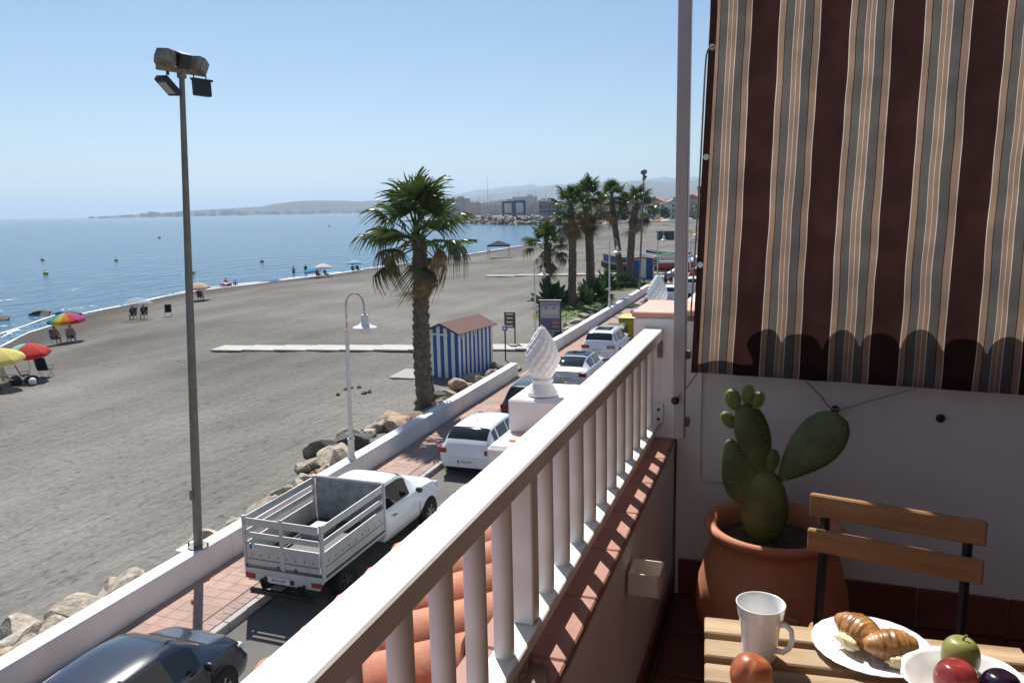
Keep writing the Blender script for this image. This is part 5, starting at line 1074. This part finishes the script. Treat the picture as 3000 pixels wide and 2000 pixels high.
# gazebo tent
gz = thing('beach_gazebo', 'dark pop up gazebo standing near the water', 'gazebo', (-47.9,130,bz(-47.9,130)), R(15)); m_gz = fabric('gazebo',(.03,.035,.05))
for sx in (-1,1):
    for sy in (-1,1): MB().cyl((sx*1.8,sy*1.5,-.1),(sx*1.8,sy*1.5,2.1), .035, n=6).build('leg', m_steel, gz)
MB().add([(-1.9,-1.6,2.0),(1.9,-1.6,2.0),(1.9,1.6,2.0),(-1.9,1.6,2.0),(-1.9,-1.6,2.25),(1.9,-1.6,2.25),(1.9,1.6,2.25),(-1.9,1.6,2.25),(0,0,3.0)], [(0,1,5,4),(1,2,6,5),(2,3,7,6),(3,0,4,7),(4,5,8),(5,6,8),(6,7,8),(7,4,8)]).build('canopy', m_gz, gz)
# buoys
m_buoy = mat('yellow_buoy', (.45,.34,.03), .5, .15)
for i, (x, y, lb) in enumerate(((-159.5,133.4,'upper left buoy of the pair at the left'),(-119.3,100.1,'lower left buoy of the pair at the left'),(-137.3,132.7,'buoy midway between the left edge and the mast'),(-251.8,267.3,'far buoy left of the floodlight mast'),(-97.9,130.3,'buoy right of the mast in the open bay'),(-92.1,104.3,'buoy just above the peach umbrella'),(-288,456.8,'farthest buoy left of the near palm'))):
    t = thing('mooring_buoy', 'small yellow '+lb, 'buoy', (x, y, SEA_Z), 0, 'yellow marker buoys', 1 if y < 200 else 1.5); MB().blob((0,0,.1), (.42,.42,.42), i, .03).build('float', m_buoy, t, smooth=True); MB().cyl((0,0,.4),(0,0,.85), .05, n=6).build('spindle', m_trim, t)
# ------------------------------------------------------------------ boats pulled up on the sand
def boat(label, x, y, rz, L, w, h, hull, deck, cover=None, zoff=.0):
    t = thing('fishing_boat', label, 'boat', (x, y, bz(x,y)+zoff), rz, 'boats stranded on the sand'); N = 13; rows = []
    for i in range(N):
        s_ = i/(N-1); bw = w/2*(math.sin(math.pi*min(1,(s_*.82+.18)))**.6 if s_ < .99 else .05)*(1-.0*s_); sh = h*(1+.35*(2*s_-1)**2*(s_ > .5)+.1*(s_ < .5)*(1-2*s_)); y_ = L*(s_-.5); kz = .10*h+.5*h*max(0,(s_-.75)/.25)**2
        rows.append([(-bw,y_,sh),(-bw*.92,y_,sh*.55),(-bw*.5,y_,kz+.12*h),(0,y_,kz),(bw*.5,y_,kz+.12*h),(bw*.92,y_,sh*.55),(bw,y_,sh)])
    V = [p_ for r_ in rows for p_ in r_]; MB().add(V, [(i*7+k, i*7+k+1, (i+1)*7+k+1, (i+1)*7+k) for i in range(N-1) for k in range(6)]+[tuple(range(6,-1,-1))]).build('hull', hull, t, smooth=True)
    V = [(r_[0][0]*.96, r_[0][1], r_[0][2]*.86) for r_ in rows]+[(r_[6][0]*.96, r_[6][1], r_[6][2]*.86) for r_ in rows]; MB().add(V, [(i, i+1, N+i+1, N+i) for i in range(N-1)]).build('deck', deck, t)
    for s in (0, 6): MB().tube([r_[s] for r_ in rows], .04, 5).build('gunwale', deck, t)
    if cover: MB().blob((0,-.1*L,h*.95), (w*.42,L*.30,h*.35), 2, .3).build('net_heap', cover, t, smooth=True)
    return t
h_red, h_blk, h_blue, h_wht, h_grn, m_tan = mat('hull_red', (.24,.03,.035), .5, .15, 3), mat('hull_black', (.03,.028,.03), .6, .2, 3), mat('hull_blue', (.03,.12,.34), .5, .15, 3), mat('hull_white', (.68,.68,.66), .5, .1, 3), mat('green_net', (.01,.12,.06), .9, .4, 6, bump=.8, bscale=12), mat('deck_tan', (.36,.28,.18), .7, .2, 3)
boat('long dark red fishing boat behind the small brown sign', -14.7, 96.5, R(70), 8.5, 2.6, 1.25, h_red, h_wht); boat('black hulled boat left of the red one', -19.2, 97.5, R(75), 6.5, 2.2, 1.0, h_blk, m_tan); boat('boat heaped with green nets', -15.6, 107, R(65), 7.5, 2.6, 1.3, h_wht, h_wht, h_grn); boat('dark boat behind the green nets', -16.8, 118, R(72), 7.0, 2.4, 1.2, h_blk, h_wht)
boat('dark blue boat between the palm trunks', -20.2, 100.5, R(80), 5.0, 2.0, 1.5, h_blue, h_blk); boat('pale boat with tan deck by the far wall', -11.5, 128, R(20), 7.0, 2.5, 1.3, h_wht, m_tan); boat('boat under a blue cover beside the far wall', -10.9, 84.5+14, R(10), 4.6, 1.9, 1.3, h_wht, h_blue, h_blue)
# thatch clutter and kiosks on the far beach
def kiosk(label, x, y, w, d, h, m, mr): t = thing('beach_kiosk', label, 'kiosk', (x, y, bz(x,y)), R(5)); MB().box((0,0,h/2), (w,d,h), bev=.02).build('walls', m, t); MB().box((0,0,h+.08), (w+.5,d+.5,.14), bev=.02).build('roof', mr, t); MB().box((0,-d/2-.01,h*.45), (w*.4,.03,h*.7)).build('opening', m_black, t)
kiosk('dark box kiosk on the far sand', -27.5, 190, 4.0, 2.0, 2.0, m_trim, m_frame); kiosk('white roofed kiosk at the right on the far beach', -13.5, 205, 7, 5, 2.6, m_wall, m_white); kiosk('blue box beside the thatched clutter', -14.6, 165, 2.6, 2.0, 3.4, h_blue, h_blue)
m_thatch = mat('thatch', (.20,.16,.09), .95, .4, 4, bump=.8, bscale=8)
for i, (x, y) in enumerate(((-21,176),(-18.5,182),(-17,174),(-20,188))):
    t = thing('thatched_shade', ['thatched shade left of the blue box','thatched shade behind the blue box','low thatched shade nearest the boats','far thatched shade on the beach'][i], 'parasol', (x, y, bz(x,y)), 0, 'thatched shades'); MB().cyl((0,0,0),(0,0,2.4), .08, n=8).build('pole', m_trunk, t); MB().lathe([(1.9,1.9),(1.5,2.15),(.7,2.7),(.05,3.1)], n=14, fn=lambda a, z, k: 1+.08*math.sin(5*a+k)).build('canopy', m_thatch, t)
for i, (x, y) in enumerate(((-39.5,176.9),(-42.8,178))):
    t = thing('goal_frame', ['left white goal frame on the far sand','right white goal frame on the far sand'][i], 'goal', (x, y, bz(x,y)), R(20), 'white goal frames'); MB().tube([(-1.2,0,0),(-1.2,0,5.6),(1.2,0,5.6),(1.2,0,0)], .09, 6).build('frame', m_white, t)
for i in range(9):
    x, y = -70+3.6*i-.0*i, 318+i*2.5+8*(i % 3); c = [f_['white'], f_['pale'], f_['red'], f_['blue'], f_['white'], f_['orange'], f_['white'], f_['skyblue'], f_['pale']][i]
    parasol(['far white umbrella, first of the crowded end of the beach','far lilac umbrella at the crowded end of the beach','far red umbrella at the crowded end of the beach','far blue umbrella at the crowded end of the beach','far white umbrella in the middle of the crowd','far orange umbrella at the crowded end of the beach','far white umbrella third in the crowd','far light blue umbrella at the crowded end','last far lilac umbrella near the palms'][i], x, y, [c]*6, 2.2, 2.6)
# ------------------------------------------------------------------ harbour
bw = MB(); rg = random.Random(5); BW = [(-240,535),(-224,516),(-160,440),(-132,426),(-100,396)]
bkw = thing('breakwater', 'long rubble breakwater of pale boulders closing the bay', 'breakwater', (0,0,0)); stuff = MB(); cnt = 0
for (x0, y0), (x1, y1) in zip(BW[:-1], BW[1:]):
    L = math.hypot(x1-x0, y1-y0); n_ = int(L*2.6)
    for i in range(n_):
        s_ = rg.random(); k = rg.random(); x, y = x0+(x1-x0)*s_, y0+(y1-y0)*s_; nx, ny = -(y1-y0)/L, (x1-x0)/L; r = rg.uniform(.7,1.9); o = k*9-1; z = SEA_Z+min(3.6, k*6)+rg.uniform(-.4,.3)
        if cnt < 290 and k < .75 and rg.random() < .6:
            ob = link('boulder', rg.choice(RK if rg.random() < .65 else RKD), bkw, (x+nx*o, y+ny*o, z)); ob.rotation_euler = (rg.random(), rg.random(), rg.uniform(0,6)); ob.scale = (r*1.2, r, r*.8); cnt += 1
        else: stuff.blob((x+nx*o, y+ny*o, z), (r, r*.9, r*.7), i, .3, 1.3, 1, rot=rotz(rg.uniform(0,6)))
    stuff.add([(x0,y0,SEA_Z-1),(x1,y1,SEA_Z-1),(x1-(y1-y0)/L*10,y1+(x1-x0)/L*10,SEA_Z+3.4),(x0-(y1-y0)/L*10,y0+(x1-x0)/L*10,SEA_Z+3.4)], [(0,1,2,3)])
tag(stuff.build('rubble', m_rock, bkw), kind='stuff')
m_cream = mat('town_cream', (.46,.43,.38), .9, .08, .3); m_pink = mat('town_ochre', (.50,.40,.31), .9, .08, .3); m_tw = mat('town_white', (.56,.55,.53), .9, .06, .3); m_win = mat('far_window', (.05,.06,.075), .2, .1); m_roofo = mat('orange_roof', (.42,.19,.11), .85, .15, 2)
q = thing('boat_yard_quay', 'pale quay behind the breakwater', 'quay', (0,0,0)); MB().box((-176,492,.4), (105,20,3.4), rot=rotz(R(-50))).build('deck', m_conc, q)
tl_ = thing('travel_lift', 'tall blue boat lifting gantry on the quay', 'crane', (-169,489,2.0), R(-30)); m_tl = mat('gantry_blue', (.015,.055,.20), .5, .1)
for x in (-4.8, 4.8):
    for y in (-5, 5): MB().box((x,y,5.2), (1.1,1.1,10.4)).build('leg', m_tl, tl_); MB().cyl((x-.3,y,.7),(x+.3,y,.7), .7, n=10).build('wheel', m_rubber, tl_)
    MB().box((x,0,2.4), (.9,11,1.0)).build('side_beam', m_tl, tl_); MB().box((x,0,9.8), (.9,11.6,1.1)).build('top_beam', m_tl, tl_)
MB().box((0,5,10.2), (10.6,1.0,1.4)).build('cross_beam', m_tl, tl_)
def yacht(label, x, y, z, L, mast_h, rz, m=None):
    t = thing('moored_yacht', label, 'yacht', (x, y, z), rz, 'yachts in the harbour'); mb = MB()
    V = [(-.14*L,-.5*L,.0),(.14*L,-.5*L,.0),(.16*L,0,.0),(0,.55*L,.0),(-.16*L,0,.0)]; W2 = [(x_*1.1, y_*1.04, 1.4) for x_, y_, _ in V]; MB().add(V+W2, [(4,3,2,1,0),(5,6,7,8,9)]+[(i, (i+1)%5, 5+(i+1)%5, 5+i) for i in range(5)]).build('hull', m or m_white, t); MB().box((0,-.05*L,1.8), (.18*L,.34*L,.8), bev=.1).build('cabin', m_white, t)
    MB().cyl((0,.05*L,1.4),(0,.05*L,mast_h), .13, .08, n=6).build('mast', m_steel, t); MB().cyl((0,.04*L,2.6),(0,-.42*L,2.6), .09, n=6).build('boom', m_steel, t); 
    for k in (.55, .8): MB().cyl((-.09*L*1,.05*L,mast_h*k),(.09*L,.05*L,mast_h*k), .05, n=5).build('spreader', m_steel, t)
yacht('tall masted dark yacht standing left of the blue gantry', -190, 497, 2.0, 15, 27, R(20), m_trim); rg = random.Random(9)
for i in range(30):
    k = i/29; x = -262+185*k+rg.uniform(-5,5); y = 585-125*k+rg.uniform(0,70); yacht(f'pale yacht with a bare mast moored behind the breakwater', x, y, SEA_Z+1.5, rg.uniform(8,12), rg.uniform(11,20), rg.uniform(0,6))
hs = thing('harbour_building', 'grey glass fronted harbour building beside the tall palms', 'building', (-146,508,0), R(-30)); MB().box((0,0,5.5), (20,12,11)).build('walls', mat('harbour_grey', (.16,.19,.23), .4, .1, .3), hs); MB().box((0,0,11.3), (21,13,.6)).build('roof', m_trim, hs)
for k in range(5):
    for j in range(3): MB().box((-8+4*k,-6.05,2+3.2*j), (3.2,.1,2.2)).build('window', m_win, hs)
# ------------------------------------------------------------------ town and headland
def block(label, x, y, w, d, h, m, rz, grp, roof=None, win=False):
    t = thing('town_house' if h < 12 else 'apartment_block', label, 'building', (x, y, -.1), rz, grp); MB().box((0,0,h/2), (w,d,h)).build('walls', m, t)
    if roof: MB().prism([(-w/2-.4,h),(w/2+.4,h),(0,h+w*.22)], -d/2-.4, d/2+.4).build('roof', roof, t)
    else: MB().box((0,0,h+.25), (w+.3,d+.3,.5)).build('parapet', m, t); MB().box((w*.2,0,h+1.4), (w*.25,d*.3,2.2)).build('stair_head', m, t)
    if win:
        for fl_ in range(max(1, int(h/3))):
            for k in range(max(2, int(w/3.2))): MB().box((-w/2+w*(k+.5)/max(2,int(w/3.2)),-d/2-.02,1.6+3*fl_), (1.2,.06,1.4)).build('window', m_win, t)
rg = random.Random(21); ms = [m_cream, m_tw, m_pink, m_tw]
block('white house with an orange tiled roof seen right of the slim post', 3.0, 150, 14, 12, 6.5, m_tw, R(90), None, m_roofo, True)
for i in range(64):
    y = 440+rg.uniform(0,330); x = -y*math.tan(R(rg.uniform(3.5,13.5))); block('pale low town house behind the far end of the beach', x, y, rg.uniform(8,14), rg.uniform(8,12), rg.uniform(5,11), rg.choice(ms), rg.uniform(-.4,.4), 'far town houses', m_roofo if rg.random() < .3 else None, y < 560)
for i in range(60):
    y = rg.uniform(700,1300); x = -y*math.tan(R(rg.uniform(9,25))); block('hazy town block behind the harbour masts', x, y, rg.uniform(14,24), rg.uniform(10,16), rg.uniform(8,18), rg.choice(ms), rg.uniform(-.5,.5), 'hazy harbour town blocks')
for i in range(64):
    k = i/63; x = -3560+1480*k+rg.uniform(-20,20); y = 3450+1010*k-90+rg.uniform(-70,60); h = rg.choice((14,18,22,26,30)) if .08 < k < .45 else rg.uniform(10,24)
    if k < .07: h = 8
    block('hazy apartment block on the far headland shore', x, y, rg.uniform(24,60), rg.uniform(18,26), h*.95, rg.choice(ms), R(45)+rg.uniform(-.3,.3), 'headland apartment blocks')
def far_palm(x, y, h, rgn):
    t = thing('distant_palm', 'small distant palm silhouette in the far town', 'palm tree', (x, y, -.1), 0, 'distant town palms'); MB().cyl((0,0,0),(0,0,h), .25, .18, n=6).build('trunk', m_trunk, t); mb = MB()
    for k in range(26):
        a = rgn.uniform(0,6.283); el = rgn.uniform(-.6,1.3); dv = Vector((math.cos(a)*math.cos(el), math.sin(a)*math.cos(el), math.sin(el))); w = Vector((-math.sin(a), math.cos(a), 0))*.35; L = 2.3; b = Vector((0,0,h)); mb.add([b, b+dv*L*.6-w, b+dv*L-Vector((0,0,.5)), b+dv*L*.6+w], [(0,1,2,3)])
    mb.build('crown', m_frond, t)
for i in range(34): yy = 405+rg.uniform(0,120); far_palm(-yy*math.tan(R(rg.uniform(3.5,13))), yy, rg.uniform(7,13), rg)
def far_tree(x, y, r, rgn):
    t = thing('distant_tree', 'dark rounded tree among the far town houses', 'tree', (x, y, -.1), 0, 'distant town trees'); MB().cyl((0,0,0),(0,0,r*.9), .25, n=6).build('trunk', m_trunk, t); mb = MB()
    for k in range(160):
        p_ = Vector((rgn.gauss(0,.45), rgn.gauss(0,.45), rgn.gauss(0,.35)))*r+Vector((0,0,r*1.3)); fr = rotz(rgn.uniform(0,6)) @ Matrix.Rotation(rgn.uniform(-1,1), 3, 'X'); s_ = .28*r*rgn.uniform(.5,1); mb.add([p_+fr @ Vector((-s_,-s_,0)), p_+fr @ Vector((s_,-s_*.6,0)), p_+fr @ Vector((s_*.7,s_,.1)), p_+fr @ Vector((-s_*.8,s_*.7,0))], [(0,1,2,3)])
    tag(mb.build('crown', m_leaf, t), kind='stuff')
for i in range(26): yy = 415+rg.uniform(0,130); far_tree(-yy*math.tan(R(rg.uniform(3.5,15))), yy, rg.uniform(2.2,4.5), rg)
# ================================================================== AIR
hb = MB().box((-6000, 16500, 214), (56000, 42000, 436))
haze = hb.build('haze', mat('unused_surface'))
hm = bpy.data.materials.new('haze_air'); hm.use_nodes = True; hn = hm.node_tree.nodes; hl = hm.node_tree.links
hn.remove(hn['Principled BSDF']); pv_ = hn.new('ShaderNodeVolumePrincipled'); pv_.inputs['Color'].default_value = (.60,.78,1,1); pv_.inputs['Density'].default_value = 1.25e-4
pv_.inputs['Anisotropy'].default_value = .3
hl.new(pv_.outputs[0], hn['Material Output'].inputs['Volume']); haze.data.materials.clear(); haze.data.materials.append(hm)
tag(haze, 'thin pale sea haze in the air', kind='stuff')
